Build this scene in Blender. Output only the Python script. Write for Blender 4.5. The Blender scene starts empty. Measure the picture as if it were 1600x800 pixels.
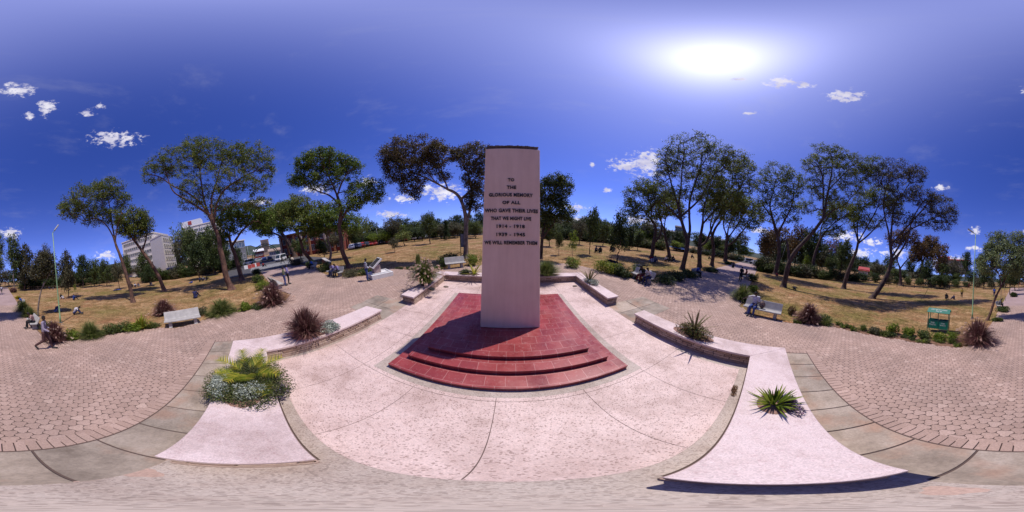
import bpy, bmesh, math, random
import numpy as np
from mathutils import Vector, Matrix
rad = math.radians
random.seed(7); RNG = np.random.default_rng(7)
SC = bpy.context.scene
COL = SC.collection
# ------------------------------------------------------------------ camera geometry
zc = np.array([.0148, -.187, 1.]); zc /= np.linalg.norm(zc)
xc = np.array([.9997, .0218, -.0107]); xc -= (xc @ zc) * zc; xc /= np.linalg.norm(xc)
R = np.array([xc, np.cross(zc, xc), zc])
H = 3.3
SUN_AZ, SUN_EL = 50., 64.5
def D(u, v):
    a = math.radians((u / 1600 - .5) * 360); e = math.radians((400 - v) * .225)
    return R @ np.array([math.cos(e) * math.sin(a), math.cos(e) * math.cos(a), math.sin(e)])
def gz(x, y):
    s = np.maximum(0., -np.asarray(y, float) - 9.)
    s = np.minimum(s, 110.)
    return .058 * s * s / (s + 5.)
def G(u, v, h=0.):
    """where the ray of (u, v) meets the ground raised by h"""
    w = D(u, v); hr = math.hypot(w[0], w[1]); lo = 0.; t = .5
    while t < 95:
        p = w * t / hr
        if H + p[2] <= float(gz(p[0], p[1])) + h: break
        lo = t; t = t * 1.02 + .1
    hi = t
    for _ in range(30):
        m = (lo + hi) / 2; p = w * m / hr
        if H + p[2] <= float(gz(p[0], p[1])) + h: hi = m
        else: lo = m
    p = w * hi / hr
    return Vector((p[0], p[1], float(gz(p[0], p[1])) + h))
def at(u, v, d, dirn):
    """point on the ray of (u, v) whose horizontal distance along dirn is d"""
    w = D(u, v); t = d / (w[0] * dirn[0] + w[1] * dirn[1])
    return np.array([0, 0, H]) + w * t
# ------------------------------------------------------------------ materials
def newmat(name):
    m = bpy.data.materials.new(name); m.use_nodes = True
    nt = m.node_tree; nt.nodes.clear()
    o = nt.nodes.new('ShaderNodeOutputMaterial'); b = nt.nodes.new('ShaderNodeBsdfPrincipled')
    nt.links.new(b.outputs[0], o.inputs[0])
    return m, nt, b, o
def N(nt, typ, **kw):
    n = nt.nodes.new(typ)
    for k, v in kw.items():
        if k.startswith('i_'):
            n.inputs[int(k[2:]) if k[2:].isdigit() else k[2:]].default_value = v
        else: setattr(n, k, v)
    return n
def ramp(nt, src, stops):
    r = nt.nodes.new('ShaderNodeValToRGB'); cr = r.color_ramp
    while len(cr.elements) < len(stops): cr.elements.new(.5)
    for e, (p, c) in zip(cr.elements, stops):
        e.position = p; e.color = (*c, 1) if len(c) == 3 else c
    nt.links.new(src, r.inputs[0]); return r.outputs[0]
def mixc(nt, a, b, f, mode='MIX'):
    m = nt.nodes.new('ShaderNodeMix'); m.data_type = 'RGBA'; m.blend_type = mode
    for s, v in ((m.inputs[0], f), (m.inputs[6], a), (m.inputs[7], b)):
        if hasattr(v, 'is_output') or isinstance(v, bpy.types.NodeSocket): nt.links.new(v, s)
        else: s.default_value = v if not isinstance(v, tuple) or len(v) == 4 else (*v, 1)
    return m.outputs[2]
def coords(nt, kind='Object'):
    return nt.nodes.new('ShaderNodeTexCoord').outputs[kind]
def noise(nt, vec, scale, detail=5, rough=.55):
    n = N(nt, 'ShaderNodeTexNoise'); n.inputs['Scale'].default_value = scale
    n.inputs['Detail'].default_value = detail; n.inputs['Roughness'].default_value = rough
    nt.links.new(vec, n.inputs['Vector']); return n.outputs[0]
def bump(nt, b, h, strength=.3, dist=.02):
    n = N(nt, 'ShaderNodeBump'); n.inputs['Strength'].default_value = strength; n.inputs['Distance'].default_value = dist
    nt.links.new(h, n.inputs['Height']); nt.links.new(n.outputs[0], b.inputs['Normal'])
MATS = {}
def plain(name, c, rough=.7, var=.25, scale=6., metal=0., bmp=.15, spec=.5):
    """a colour with soft two-scale wear"""
    if name in MATS: return MATS[name]
    m, nt, b, o = newmat(name); v = coords(nt)
    n1 = noise(nt, v, scale); n2 = noise(nt, v, scale * 9, 4)
    c0 = tuple(x * (1 - var) for x in c); c1 = tuple(min(.95, x * (1 + var * .7)) for x in c)
    a = ramp(nt, n1, [(.3, c0), (.7, c1)])
    a = mixc(nt, a, ramp(nt, n2, [(.35, (.8, .8, .8)), (.65, (1, 1, 1))]), 1., 'MULTIPLY')
    nt.links.new(a, b.inputs['Base Color']); b.inputs['Roughness'].default_value = rough
    b.inputs['Metallic'].default_value = metal; b.inputs['Specular IOR Level'].default_value = spec
    if bmp: bump(nt, b, n2, bmp, .01)
    MATS[name] = m; return m
def leafmat(name, stops, trans=.35, rough=.55):
    if name in MATS: return MATS[name]
    m, nt, b, o = newmat(name)
    g = N(nt, 'ShaderNodeNewGeometry'); r = g.outputs['Random Per Island']
    v = coords(nt); big = noise(nt, v, .8, 2)
    c = ramp(nt, r, stops)
    c = mixc(nt, c, ramp(nt, big, [(.3, (.9, .95, .9)), (.7, (1.55, 1.5, 1.35))]), 1., 'MULTIPLY')
    nt.links.new(c, b.inputs['Base Color']); b.inputs['Roughness'].default_value = rough
    b.inputs['Specular IOR Level'].default_value = .25
    t = N(nt, 'ShaderNodeBsdfTranslucent'); nt.links.new(c, t.inputs[0])
    mx = N(nt, 'ShaderNodeMixShader'); mx.inputs[0].default_value = trans
    nt.links.new(b.outputs[0], mx.inputs[1]); nt.links.new(t.outputs[0], mx.inputs[2])
    nt.links.new(mx.outputs[0], o.inputs[0]); MATS[name] = m; return m

def mat_lawn():
    m, nt, b, o = newmat('dry_lawn'); v = coords(nt)
    big = noise(nt, v, .13, 4, .6); mid = noise(nt, v, .7, 5, .6); fine = noise(nt, v, 9, 6, .7); vf = noise(nt, v, 38, 3, .7)
    dry = ramp(nt, mid, [(.3, (.22, .13, .06)), (.5, (.37, .23, .125)), (.7, (.52, .35, .22))])
    grn = ramp(nt, mid, [(.3, (.12, .115, .03)), (.7, (.26, .215, .07))])
    c = mixc(nt, dry, grn, ramp(nt, big, [(.46, (0, 0, 0)), (.62, (.8, .8, .8))]))
    soil = ramp(nt, noise(nt, v, .33, 5, .65), [(.52, (0, 0, 0)), (.66, (.8, .8, .8))])
    c = mixc(nt, c, (.34, .17, .1), soil)
    c = mixc(nt, c, ramp(nt, fine, [(.35, (.5, .5, .45)), (.62, (1.15, 1.12, 1.06))]), 1., 'MULTIPLY')
    c = mixc(nt, c, ramp(nt, noise(nt, v, 2.6, 6, .7), [(.36, (.55, .58, .5)), (.6, (1.15, 1.12, 1.08))]), 1., 'MULTIPLY')
    c = mixc(nt, c, ramp(nt, vf, [(.32, (.6, .6, .55)), (.6, (1.1, 1.1, 1.1))]), .8, 'MULTIPLY')
    nt.links.new(c, b.inputs['Base Color']); b.inputs['Roughness'].default_value = .95
    b.inputs['Specular IOR Level'].default_value = .1
    bump(nt, b, fine, .8, .05); return m
def mat_paver():
    m, nt, b, o = newmat('concrete_paver'); v = coords(nt)
    g = N(nt, 'ShaderNodeNewGeometry')
    c = ramp(nt, g.outputs['Random Per Island'], [(0, (.385, .265, .215)), (.5, (.425, .295, .24)), (.93, (.455, .32, .265)), (1, (.52, .375, .31))])
    c = mixc(nt, c, ramp(nt, noise(nt, v, .45, 4), [(.3, (.76, .76, .75)), (.7, (1.12, 1.1, 1.08))]), 1., 'MULTIPLY')
    f = noise(nt, v, 45, 5, .7)
    c = mixc(nt, c, ramp(nt, f, [(.3, (.72, .72, .72)), (.62, (1.08, 1.08, 1.08))]), 1., 'MULTIPLY')
    nt.links.new(c, b.inputs['Base Color']); b.inputs['Roughness'].default_value = .85; bump(nt, b, f, .4, .006)
    return m
def mat_bed():
    m, nt, b, o = newmat('paving_bed'); v = coords(nt)
    l = N(nt, 'ShaderNodeVectorMath', operation='LENGTH'); nt.links.new(v, l.inputs[0])
    mr = N(nt, 'ShaderNodeMapRange'); mr.inputs[1].default_value = 21; mr.inputs[2].default_value = 23
    nt.links.new(l.outputs['Value'], mr.inputs[0])
    far = ramp(nt, noise(nt, v, .6, 6, .7), [(.3, (.26, .18, .16)), (.7, (.38, .27, .25))])
    c = mixc(nt, (.1, .068, .058), far, mr.outputs[0])
    nt.links.new(c, b.inputs['Base Color']); b.inputs['Roughness'].default_value = .95; return m
def mat_terrazzo(name, base, speck, amt=.3, stain=True):
    m, nt, b, o = newmat(name); v = coords(nt)
    vo = N(nt, 'ShaderNodeTexVoronoi'); vo.inputs['Scale'].default_value = 58; nt.links.new(v, vo.inputs['Vector'])
    sep = N(nt, 'ShaderNodeSeparateColor'); nt.links.new(vo.outputs['Color'], sep.inputs[0])
    vo2 = N(nt, 'ShaderNodeTexVoronoi'); vo2.inputs['Scale'].default_value = 100; nt.links.new(v, vo2.inputs['Vector'])
    sep2 = N(nt, 'ShaderNodeSeparateColor'); nt.links.new(vo2.outputs['Color'], sep2.inputs[0])
    c = ramp(nt, sep2.outputs[0], [(.0, tuple(x * .82 for x in base)), (.5, base), (1, tuple(min(.9, x * 1.12) for x in base))])
    m1 = ramp(nt, sep.outputs[0], [(1 - amt, (0, 0, 0)), (1 - amt + .02, (.65, .65, .65))])
    c = mixc(nt, c, speck, m1)
    if stain:
        s = noise(nt, v, .9, 6, .65)
        c = mixc(nt, c, ramp(nt, s, [(.3, (.66, .6, .57)), (.55, (1.03, 1.02, 1.02))]), 1., 'MULTIPLY')
        s2 = noise(nt, v, 6, 5, .7)
        c = mixc(nt, c, ramp(nt, s2, [(.3, (.85, .8, .78)), (.55, (1, 1, 1))]), .7, 'MULTIPLY')
    nt.links.new(c, b.inputs['Base Color']); b.inputs['Roughness'].default_value = .62; bump(nt, b, sep2.outputs[0], .12, .003)
    return m
def mat_redtile():
    m, nt, b, o = newmat('red_tile'); v = coords(nt)
    br = N(nt, 'ShaderNodeTexBrick'); br.offset = .5
    br.inputs['Color1'].default_value = (.3, .05, .05, 1); br.inputs['Color2'].default_value = (.23, .035, .038, 1)
    br.inputs['Mortar'].default_value = (.41, .19, .175, 1); br.inputs['Scale'].default_value = 1.
    br.inputs['Brick Width'].default_value = .36; br.inputs['Row Height'].default_value = .3
    br.inputs['Mortar Size'].default_value = .005; br.inputs['Mortar Smooth'].default_value = .3
    wv = N(nt, 'ShaderNodeTexNoise'); wv.inputs['Scale'].default_value = 2.2; nt.links.new(v, wv.inputs['Vector'])
    va = N(nt, 'ShaderNodeVectorMath', operation='MULTIPLY_ADD'); nt.links.new(wv.outputs['Color'], va.inputs[0]); va.inputs[1].default_value = (.035, .035, 0); nt.links.new(v, va.inputs[2]); nt.links.new(va.outputs[0], br.inputs['Vector'])
    n1 = noise(nt, v, 1.3, 5, .65); n2 = noise(nt, v, 14, 5, .7)
    c = mixc(nt, br.outputs[0], ramp(nt, n1, [(.3, (.75, .8, .8)), (.7, (1.2, 1.15, 1.15))]), 1., 'MULTIPLY')
    c = mixc(nt, c, (.5, .33, .3), ramp(nt, n2, [(.56, (0, 0, 0)), (.78, (.5, .5, .5))])); n3 = noise(nt, v, .7, 6, .7); c = mixc(nt, c, (.4, .2, .18), ramp(nt, n3, [(.5, (0, 0, 0)), (.72, (.42, .42, .42))]))
    nt.links.new(c, b.inputs['Base Color'])
    rr = ramp(nt, n1, [(.3, (.2,) * 3), (.7, (.48,) * 3)]); nt.links.new(rr, b.inputs['Roughness'])
    bump(nt, b, n2, .1, .004); return m
def mat_stone():
    m, nt, b, o = newmat('ashlar_stone'); v = coords(nt); g = N(nt, 'ShaderNodeNewGeometry')
    c = ramp(nt, g.outputs['Random Per Island'], [(0, (.3, .2, .15)), (.5, (.43, .31, .24)), (1, (.54, .42, .34))])
    f = noise(nt, v, 14, 6, .75)
    c = mixc(nt, c, ramp(nt, f, [(.3, (.55, .52, .5)), (.65, (1.15, 1.12, 1.1))]), 1., 'MULTIPLY')
    nt.links.new(c, b.inputs['Base Color']); b.inputs['Roughness'].default_value = .9; bump(nt, b, f, .8, .02); return m
def mat_slab():
    m, nt, b, o = newmat('weathered_slab'); v = coords(nt); g = N(nt, 'ShaderNodeNewGeometry')
    c = ramp(nt, noise(nt, v, 1.1, 6, .65), [(.28, (.17, .13, .1)), (.48, (.33, .265, .21)), (.7, (.47, .385, .32))])
    c = mixc(nt, c, (.38, .22, .15), ramp(nt, noise(nt, v, 1.3, 5), [(.52, (0, 0, 0)), (.66, (.6, .6, .6))]))
    c = mixc(nt, c, ramp(nt, g.outputs['Random Per Island'], [(0, (.82, .84, .85)), (1, (1.1, 1.08, 1.05))]), 1., 'MULTIPLY')
    f = noise(nt, v, 30, 5, .7)
    c = mixc(nt, c, ramp(nt, f, [(.3, (.75, .75, .75)), (.62, (1.05, 1.05, 1.05))]), 1., 'MULTIPLY')
    nt.links.new(c, b.inputs['Base Color']); b.inputs['Roughness'].default_value = .85; bump(nt, b, f, .3, .006); return m
def mat_plaster():
    m, nt, b, o = newmat('obelisk_plaster'); v = coords(nt)
    n1 = noise(nt, v, 1.1, 5, .6); n2 = noise(nt, v, 55, 4, .7)
    mp = N(nt, 'ShaderNodeMapping'); mp.inputs['Scale'].default_value = (3.5, 3.5, .35); nt.links.new(v, mp.inputs[0])
    st = noise(nt, mp.outputs[0], 2., 5, .6)
    c = ramp(nt, n1, [(.3, (.76, .55, .44)), (.7, (.84, .635, .52))])
    c = mixc(nt, c, ramp(nt, st, [(.3, (.93, .92, .91)), (.65, (1.02, 1.02, 1.02))]), 1., 'MULTIPLY')
    nt.links.new(c, b.inputs['Base Color']); b.inputs['Roughness'].default_value = .75; bump(nt, b, n2, .25, .004); return m
def mat_bark(name, c0, c1):
    if name in MATS: return MATS[name]
    m, nt, b, o = newmat(name); v = coords(nt)
    mp = N(nt, 'ShaderNodeMapping'); mp.inputs['Scale'].default_value = (1, 1, .3); nt.links.new(v, mp.inputs[0])
    n1 = noise(nt, mp.outputs[0], 7, 8, .8); n2 = noise(nt, v, 2.2, 4)
    c = ramp(nt, n1, [(.3, c0), (.7, c1)])
    c = mixc(nt, c, ramp(nt, n2, [(.35, (.5, .5, .5)), (.62, (1.25, 1.22, 1.18))]), 1., 'MULTIPLY')
    nt.links.new(c, b.inputs['Base Color']); b.inputs['Roughness'].default_value = .9; bump(nt, b, n1, .9, .04)
    MATS[name] = m; return m
LAWN = mat_lawn(); PAVER = mat_paver(); BED = mat_bed()
TERR = mat_terrazzo('pink_terrazzo', (.62, .475, .435), (.24, .155, .13), .13)
CAP = mat_terrazzo('terrazzo_cap', (.64, .52, .505), (.52, .37, .37), .06)
STRIP = mat_terrazzo('aggregate_strip', (.43, .36, .31), (.25, .2, .17), .2)
REDT = mat_redtile(); STONE = mat_stone(); SLAB = mat_slab(); PLAST = mat_plaster()
MORT = plain('dark_mortar', (.055, .04, .035), .95)
PLINTH = plain('plinth_render', (.42, .3, .24), .85)
CONC = plain('bench_concrete', (.42, .4, .38), .8, .2, 4)
SOIL = plain('planter_soil', (.3, .17, .13), .95, .4, 12)
BLACK = plain('black_lettering', (.022, .02, .02), .45, .1)
MOSS = plain('weathered_cap_stone', (.13, .095, .085), .95, .35, 9, bmp=.8)
GRN = plain('green_paint', (.0, .15, .095), .45, .18, 7, bmp=.05)
DKGRN = plain('dark_green_paint', (.005, .06, .04), .5, .2)
LAMPG = plain('pale_green_pole', (.21, .34, .17), .5, .12, 5, bmp=.05)
WHITE = plain('white_paint', (.74, .73, .72), .6, .08)
GREYM = plain('grey_metal', (.22, .22, .23), .45, .15, metal=.4)
ASPH = plain('asphalt', (.075, .072, .075), .9, .3, 1.2)
JAC = leafmat('feathery_leaf', [(0, (.05, .068, .02)), (.45, (.1, .135, .032)), (.8, (.175, .21, .045)), (1, (.2, .17, .055))])
JACG = leafmat('green_leaf', [(0, (.04, .07, .014)), (.5, (.09, .14, .026)), (1, (.17, .22, .04))])
JACD = leafmat('brown_green_leaf', [(0, (.04, .03, .018)), (.5, (.09, .066, .035)), (.8, (.08, .085, .032)), (1, (.17, .125, .07))])
DKLEAF = leafmat('dark_leaf', [(0, (.014, .026, .009)), (.5, (.03, .05, .014)), (1, (.065, .09, .022))], .25)
MIDLEAF = leafmat('mid_leaf', [(0, (.025, .04, .012)), (.5, (.06, .085, .022)), (1, (.12, .145, .035))], .3)
BRTLEAF = leafmat('bright_leaf', [(0, (.05, .085, .01)), (.5, (.12, .17, .018)), (1, (.23, .27, .035))], .4)
GREYLEAF = leafmat('olive_leaf', [(0, (.035, .035, .02)), (.5, (.075, .075, .04)), (1, (.14, .12, .07))], .3)
AUTLEAF = leafmat('autumn_leaf', [(0, (.05, .04, .018)), (.5, (.1, .065, .03)), (1, (.19, .1, .03))], .3)
PALELEAF = leafmat('pale_leaf', [(0, (.06, .085, .04)), (.5, (.13, .165, .08)), (1, (.26, .3, .16))], .35)
PURP = leafmat('purple_blade', [(0, (.05, .02, .022)), (.5, (.13, .052, .055)), (.85, (.21, .11, .1)), (1, (.34, .22, .18))], .3)
GBLADE = leafmat('green_blade', [(0, (.05, .08, .018)), (.5, (.11, .14, .035)), (1, (.25, .24, .1))], .35)
SILVER = leafmat('silver_leaf', [(0, (.15, .17, .15)), (.5, (.28, .31, .28)), (1, (.45, .48, .45))], .2)
YELBL = leafmat('yellow_green_blade', [(0, (.1, .14, .012)), (.5, (.2, .22, .022)), (1, (.42, .34, .05))], .35)
AGAVE = leafmat('agave_leaf', [(0, (.06, .035, .025)), (.5, (.09, .075, .035)), (1, (.17, .15, .06))], .2)
PINKPL = leafmat('seed_plume', [(0, (.42, .28, .24)), (1, (.7, .55, .5))], .4)
BARKR = mat_bark('reddish_bark', (.04, .022, .016), (.22, .115, .082))
BARKD = mat_bark('dark_bark', (.032, .02, .016), (.13, .08, .06))
BARKG = mat_bark('grey_bark', (.13, .1, .085), (.34, .27, .23))
# ------------------------------------------------------------------ mesh helpers
class MB:
    def __init__(s): s.v = []; s.f = []; s.m = []
    def add(s, vs, fs, mi=0):
        o = len(s.v); s.v += [tuple(map(float, p)) for p in vs]; s.f += [tuple(i + o for i in f) for f in fs]; s.m += [mi] * len(fs); return s
    def box(s, x0, x1, y0, y1, z0, z1, mi=0, M=None, tx=0., ty=0.):
        P = [(x0, y0, z0), (x1, y0, z0), (x1, y1, z0), (x0, y1, z0), (x0 + tx, y0 + ty, z1), (x1 - tx, y0 + ty, z1), (x1 - tx, y1 - ty, z1), (x0 + tx, y1 - ty, z1)]
        if M: P = [M @ Vector(p) for p in P]
        return s.add(P, [(3, 2, 1, 0), (4, 5, 6, 7), (0, 1, 5, 4), (1, 2, 6, 5), (2, 3, 7, 6), (3, 0, 4, 7)], mi)
    def prism(s, poly, z0, z1, mi=0, top_only=False):
        n = len(poly); a = sum(poly[i][0] * poly[(i + 1) % n][1] - poly[(i + 1) % n][0] * poly[i][1] for i in range(n))
        if a < 0: poly = poly[::-1]
        vs = [(p[0], p[1], z0) for p in poly] + [(p[0], p[1], z1) for p in poly]
        fs = [tuple(range(n, 2 * n))]
        if not top_only: fs += [tuple(range(n - 1, -1, -1))] + [(i, (i + 1) % n, n + (i + 1) % n, n + i) for i in range(n)]
        return s.add(vs, fs, mi)
    def prof(s, pts, x0, x1, mi=0, M=None):
        """a closed (y, z) profile extruded along x"""
        n = len(pts); vs = [(x0, p[0], p[1]) for p in pts] + [(x1, p[0], p[1]) for p in pts]
        a = sum(pts[i][0] * pts[(i + 1) % n][1] - pts[(i + 1) % n][0] * pts[i][1] for i in range(n))
        fs = [tuple(range(n - 1, -1, -1)), tuple(range(n, 2 * n))] + [(i, (i + 1) % n, n + (i + 1) % n, n + i) for i in range(n)]
        if a < 0: fs = [f[::-1] for f in fs]
        if M: vs = [M @ Vector(p) for p in vs]
        return s.add(vs, fs, mi)
    def tube(s, path, radii, n=8, mi=0, caps=True, M=None):
        P = [np.array(p, float) for p in path]; k = len(P)
        if not hasattr(radii, '__len__'): radii = [radii] * k
        vs = []; up = None
        for i in range(k):
            t = P[min(i + 1, k - 1)] - P[max(i - 1, 0)]; t = t / (np.linalg.norm(t) + 1e-9)
            if up is None:
                up = np.array([0, 0, 1.]) if abs(t[2]) < .9 else np.array([1., 0, 0])
            a = up - t * (up @ t); a /= np.linalg.norm(a) + 1e-9; b = np.cross(t, a); up = a
            for j in range(n):
                an = 2 * math.pi * j / n; vs.append(P[i] + (a * math.cos(an) + b * math.sin(an)) * radii[i])
        fs = [(i * n + j, i * n + (j + 1) % n, (i + 1) * n + (j + 1) % n, (i + 1) * n + j) for i in range(k - 1) for j in range(n)]
        if caps: fs += [tuple(range(n - 1, -1, -1)), tuple(range((k - 1) * n, k * n))]
        if M: vs = [M @ Vector(p) for p in vs]
        return s.add(vs, fs, mi)
    def ell(s, c, r, n=10, mi=0, z0=-1.):
        c = np.array(c, float); vs = []; m = max(4, n // 2 + 1)
        for i in range(m + 1):
            ph = math.asin(max(-1, z0)) + (math.pi / 2 - math.asin(max(-1, z0))) * i / m
            for j in range(n):
                th = 2 * math.pi * j / n
                vs.append(c + np.array([r[0] * math.cos(ph) * math.cos(th), r[1] * math.cos(ph) * math.sin(th), r[2] * math.sin(ph)]))
        fs = [(i * n + j, i * n + (j + 1) % n, (i + 1) * n + (j + 1) % n, (i + 1) * n + j) for i in range(m) for j in range(n)]
        fs += [tuple(range(n - 1, -1, -1))]
        return s.add(vs, fs, mi)
    def caps(s, a, b, ra, rb, n=10, mi=0):
        """closed tapered capsule"""
        a = np.array(a, float); b = np.array(b, float); t = b - a; L = np.linalg.norm(t); t = t / (L + 1e-9)
        P = []; Rr = []
        for q in (-.97, -.7, -.35): P.append(a + t * ra * q); Rr.append(ra * math.sqrt(1 - q * q))
        P.append(a); Rr.append(ra); P.append(b); Rr.append(rb)
        for q in (.35, .7, .97): P.append(b + t * rb * q); Rr.append(rb * math.sqrt(1 - q * q))
        return s.tube(P, Rr, n, mi)
    def mesh(s, name, mats, smooth=False):
        me = bpy.data.meshes.new(name); me.from_pydata(s.v, [], s.f)
        for m in (mats if isinstance(mats, (list, tuple)) else [mats]): me.materials.append(m)
        if len(me.materials) > 1: me.polygons.foreach_set('material_index', s.m)
        if smooth: me.polygons.foreach_set('use_smooth', [True] * len(me.polygons))
        me.update(); return me
    def build(s, name, mats, parent=None, smooth=False, loc=None, bevel=0.):
        o = bpy.data.objects.new(name, s.mesh(name, mats, smooth)); COL.objects.link(o)
        if parent: o.parent = parent
        if loc is not None: o.location = loc
        if bevel:
            b = o.modifiers.new('edge', 'BEVEL'); b.width = bevel; b.segments = 2; b.limit_method = 'ANGLE'
        return o
def quads_mesh(name, V, mats, mi=None, smooth=False):
    """V: (n, 4, 3) array of quads"""
    n = len(V); me = bpy.data.meshes.new(name)
    me.vertices.add(n * 4); me.vertices.foreach_set('co', np.ascontiguousarray(V, np.float32).ravel())
    me.loops.add(n * 4); me.loops.foreach_set('vertex_index', np.arange(n * 4, dtype=np.int32))
    me.polygons.add(n); me.polygons.foreach_set('loop_start', np.arange(0, n * 4, 4, dtype=np.int32))
    for m in (mats if isinstance(mats, (list, tuple)) else [mats]): me.materials.append(m)
    if mi is not None: me.polygons.foreach_set('material_index', np.asarray(mi, np.int32))
    me.update(calc_edges=True); me.validate(); return me
def link(name, me, parent=None, loc=None, rz=0.):
    o = bpy.data.objects.new(name, me); COL.objects.link(o)
    if parent: o.parent = parent
    if loc is not None: o.location = loc
    o.rotation_euler = (0, 0, rz); return o
def tag(o, label=None, cat=None, group=None, kind=None):
    if label: o['label'] = label
    if cat: o['category'] = cat
    if group: o['group'] = group
    if kind: o['kind'] = kind
    return o
def thing(name, label, cat, loc=(0, 0, 0), rz=0., group=None):
    o = bpy.data.objects.new(name, None); COL.objects.link(o); o.empty_display_size = .2
    o.location = loc; o.rotation_euler = (0, 0, rz); return tag(o, label, cat, group)
def dup(root, loc, rz=0., scale=None, label=None, group=None, hue=None):
    r = root.copy(); COL.objects.link(r); r.location = loc; r.rotation_euler = (0, 0, rz)
    if scale is not None: r.scale = scale if hasattr(scale, '__len__') else (scale,) * 3
    if label: r['label'] = label
    if group: r['group'] = group
    for ch in list(root.children):
        c = ch.copy(); COL.objects.link(c); c.parent = r
        for g in list(ch.children):
            d = g.copy(); COL.objects.link(d); d.parent = c
    return r
def struct(o): o['kind'] = 'structure'; return o
def facing(dx, dy): return math.atan2(-dx, dy)      # rotation that turns local +Y to (dx, dy)
# ================================================================== GROUND
def grid_axis(fine, step, far):
    a = list(np.arange(-fine, fine + .01, step)); x = fine; d = step
    while x < far: d *= 1.35; x += d; a.append(x); a.insert(0, -x)
    return np.array(a)
def ground_sheet(name, mat, dz):
    xs = grid_axis(30, 3, 900); ys = grid_axis(130, 2.5, 900)
    X, Y = np.meshgrid(xs, ys); Z = gz(X, Y) + dz
    nx = len(xs); vs = np.stack([X, Y, Z], -1).reshape(-1, 3)
    fs = [(j * nx + i, j * nx + i + 1, (j + 1) * nx + i + 1, (j + 1) * nx + i) for j in range(len(ys) - 1) for i in range(nx - 1)]
    b = MB(); b.add(vs.tolist(), fs); return struct(b.build(name, mat, smooth=True))
ground_sheet('lawn', LAWN, -.03)
def pix(P): return [tuple(G(*p)[:2]) for p in P]
EDGE = {}
EDGE['back_left'] = [(-3.9, -60), (-3.3, -36), (-2.85, -20), (-2.6, -12), (-2.6, -8.4), (-3.6, -8.1)] + pix([(160, 526), (205, 517), (245, 513), (280, 512), (320, 500), (350, 492), (400, 482), (440, 475), (455, 460), (432, 452)]) + [(-12.5, 1.35), (-20, 1.1), (-28, .9)]
EDGE['left_front'] = [(-28, 8.0), (-20, 7.35), (-14.6, 6.6), (-12.5, 6.9), (-10.75, 7.7), (-9.2, 9.0)] + pix([(608, 420), (640, 422), (662, 425), (690, 422), (703, 419), (740, 415)]) + [(-1.5, 13.8)]
EDGE['front_right'] = [(3.1, 13.8), (5.4, 14.1), (6.5, 12.9), (7.5, 11.2), (8.9, 9.1), (9.6, 7.4), (11.7, 7.0), (16.4, 7.1), (28, 7.8), (60, 8.5)]
EDGE['right_back'] = [(60, 1.7), (28, 1.1), (14.5, 1.05), (9.95, .95), (8.8, .07), (8.4, -2), (8.2, -4.3), (6.87, -5.5), (5.6, -6.5), (4.16, -7.2), (2.7, -7.6), (2.2, -8.6), (2.3, -14), (2.7, -25), (3.2, -45), (3.6, -60)]
PLAZA = EDGE['back_left'] + EDGE['left_front'] + EDGE['front_right'] + EDGE['right_back']
def inside(poly, x, y):
    x = np.asarray(x); y = np.asarray(y); c = np.zeros(x.shape, bool); n = len(poly)
    for i in range(n):
        x0, y0 = poly[i]; x1, y1 = poly[(i + 1) % n]
        if y0 == y1: continue
        t = ((y0 > y) != (y1 > y)) & (x < (x1 - x0) * (y - y0) / (y1 - y0) + x0); c ^= t
    return c
# paving bed: strips cut along y so that it follows the rise of the ground
bm = bmesh.new()
vs = [bm.verts.new((p[0], p[1], 0)) for p in PLAZA]; f = bm.faces.new(vs)
bmesh.ops.triangulate(bm, faces=[f])
for yy in list(np.arange(-58, -8, 2.5)):
    g = bm.verts[:] + bm.edges[:] + bm.faces[:]
    bmesh.ops.bisect_plane(bm, geom=g, plane_co=(0, yy, 0), plane_no=(0, 1, 0))
for v in bm.verts: v.co.z = float(gz(v.co.x, v.co.y)) + .002
bmesh.ops.recalc_face_normals(bm, faces=bm.faces[:])
for f in bm.faces:
    if f.normal.z < 0: f.normal_flip()
me = bpy.data.meshes.new('plaza_bed'); bm.to_mesh(me); bm.free(); me.materials.append(BED)
struct(link('plaza_bed', me))
# three-lobed interlocking pavers, each three joined hexagons
def paver_proto(a):
    r = a / math.sqrt(3); cs = [(0, 0), (a, 0), (a / 2, a * math.sqrt(3) / 2)]
    E = {}
    for cx, cy in cs:
        pts = [(round(cx + r * math.cos(rad(60 * k + 30)), 5), round(cy + r * math.sin(rad(60 * k + 30)), 5)) for k in range(6)]
        for i in range(6): E[(pts[i], pts[(i + 1) % 6])] = 1
    key = lambda p: (round(p[0], 3), round(p[1], 3))
    K = {(key(a_), key(b_)): (a_, b_) for (a_, b_) in E}
    edges = {ka: kb for (ka, kb) in K if (kb, ka) not in K}
    st = next(iter(edges)); loop = [st]; c = edges[st]
    while c != st: loop.append(c); c = edges[c]
    L = np.array(loop); cen = np.array(cs).mean(0)
    # round the three lobes and inset by half the joint
    L2 = (L * .7 + (np.roll(L, 1, 0) + np.roll(L, -1, 0)) * .15)
    return cen, cen + (L2 - cen) * .985
HA = .112
cen, loop = paver_proto(HA); e1 = np.array([HA, 0]); e2 = np.array([HA / 2, HA * math.sqrt(3) / 2])
KEEP = [(-6.02, 5.36, -2.2, -1.25), (-5.0, 4.75, -1.0, 3.7), (-4.4, 4.65, 3.6, 9.5), (-6.2, 6.5, 3.87, 5.43)]
Q = 420; qq, rr = np.meshgrid(np.arange(-Q, Q), np.arange(-Q, Q)); k = (qq - rr) % 3 == 0
qq = qq[k]; rr = rr[k]; O = qq[:, None] * e1 + rr[:, None] * e2; C = O + cen
ok = (np.hypot(C[:, 0], C[:, 1]) < 22.6) & inside(PLAZA, C[:, 0], C[:, 1])
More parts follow.
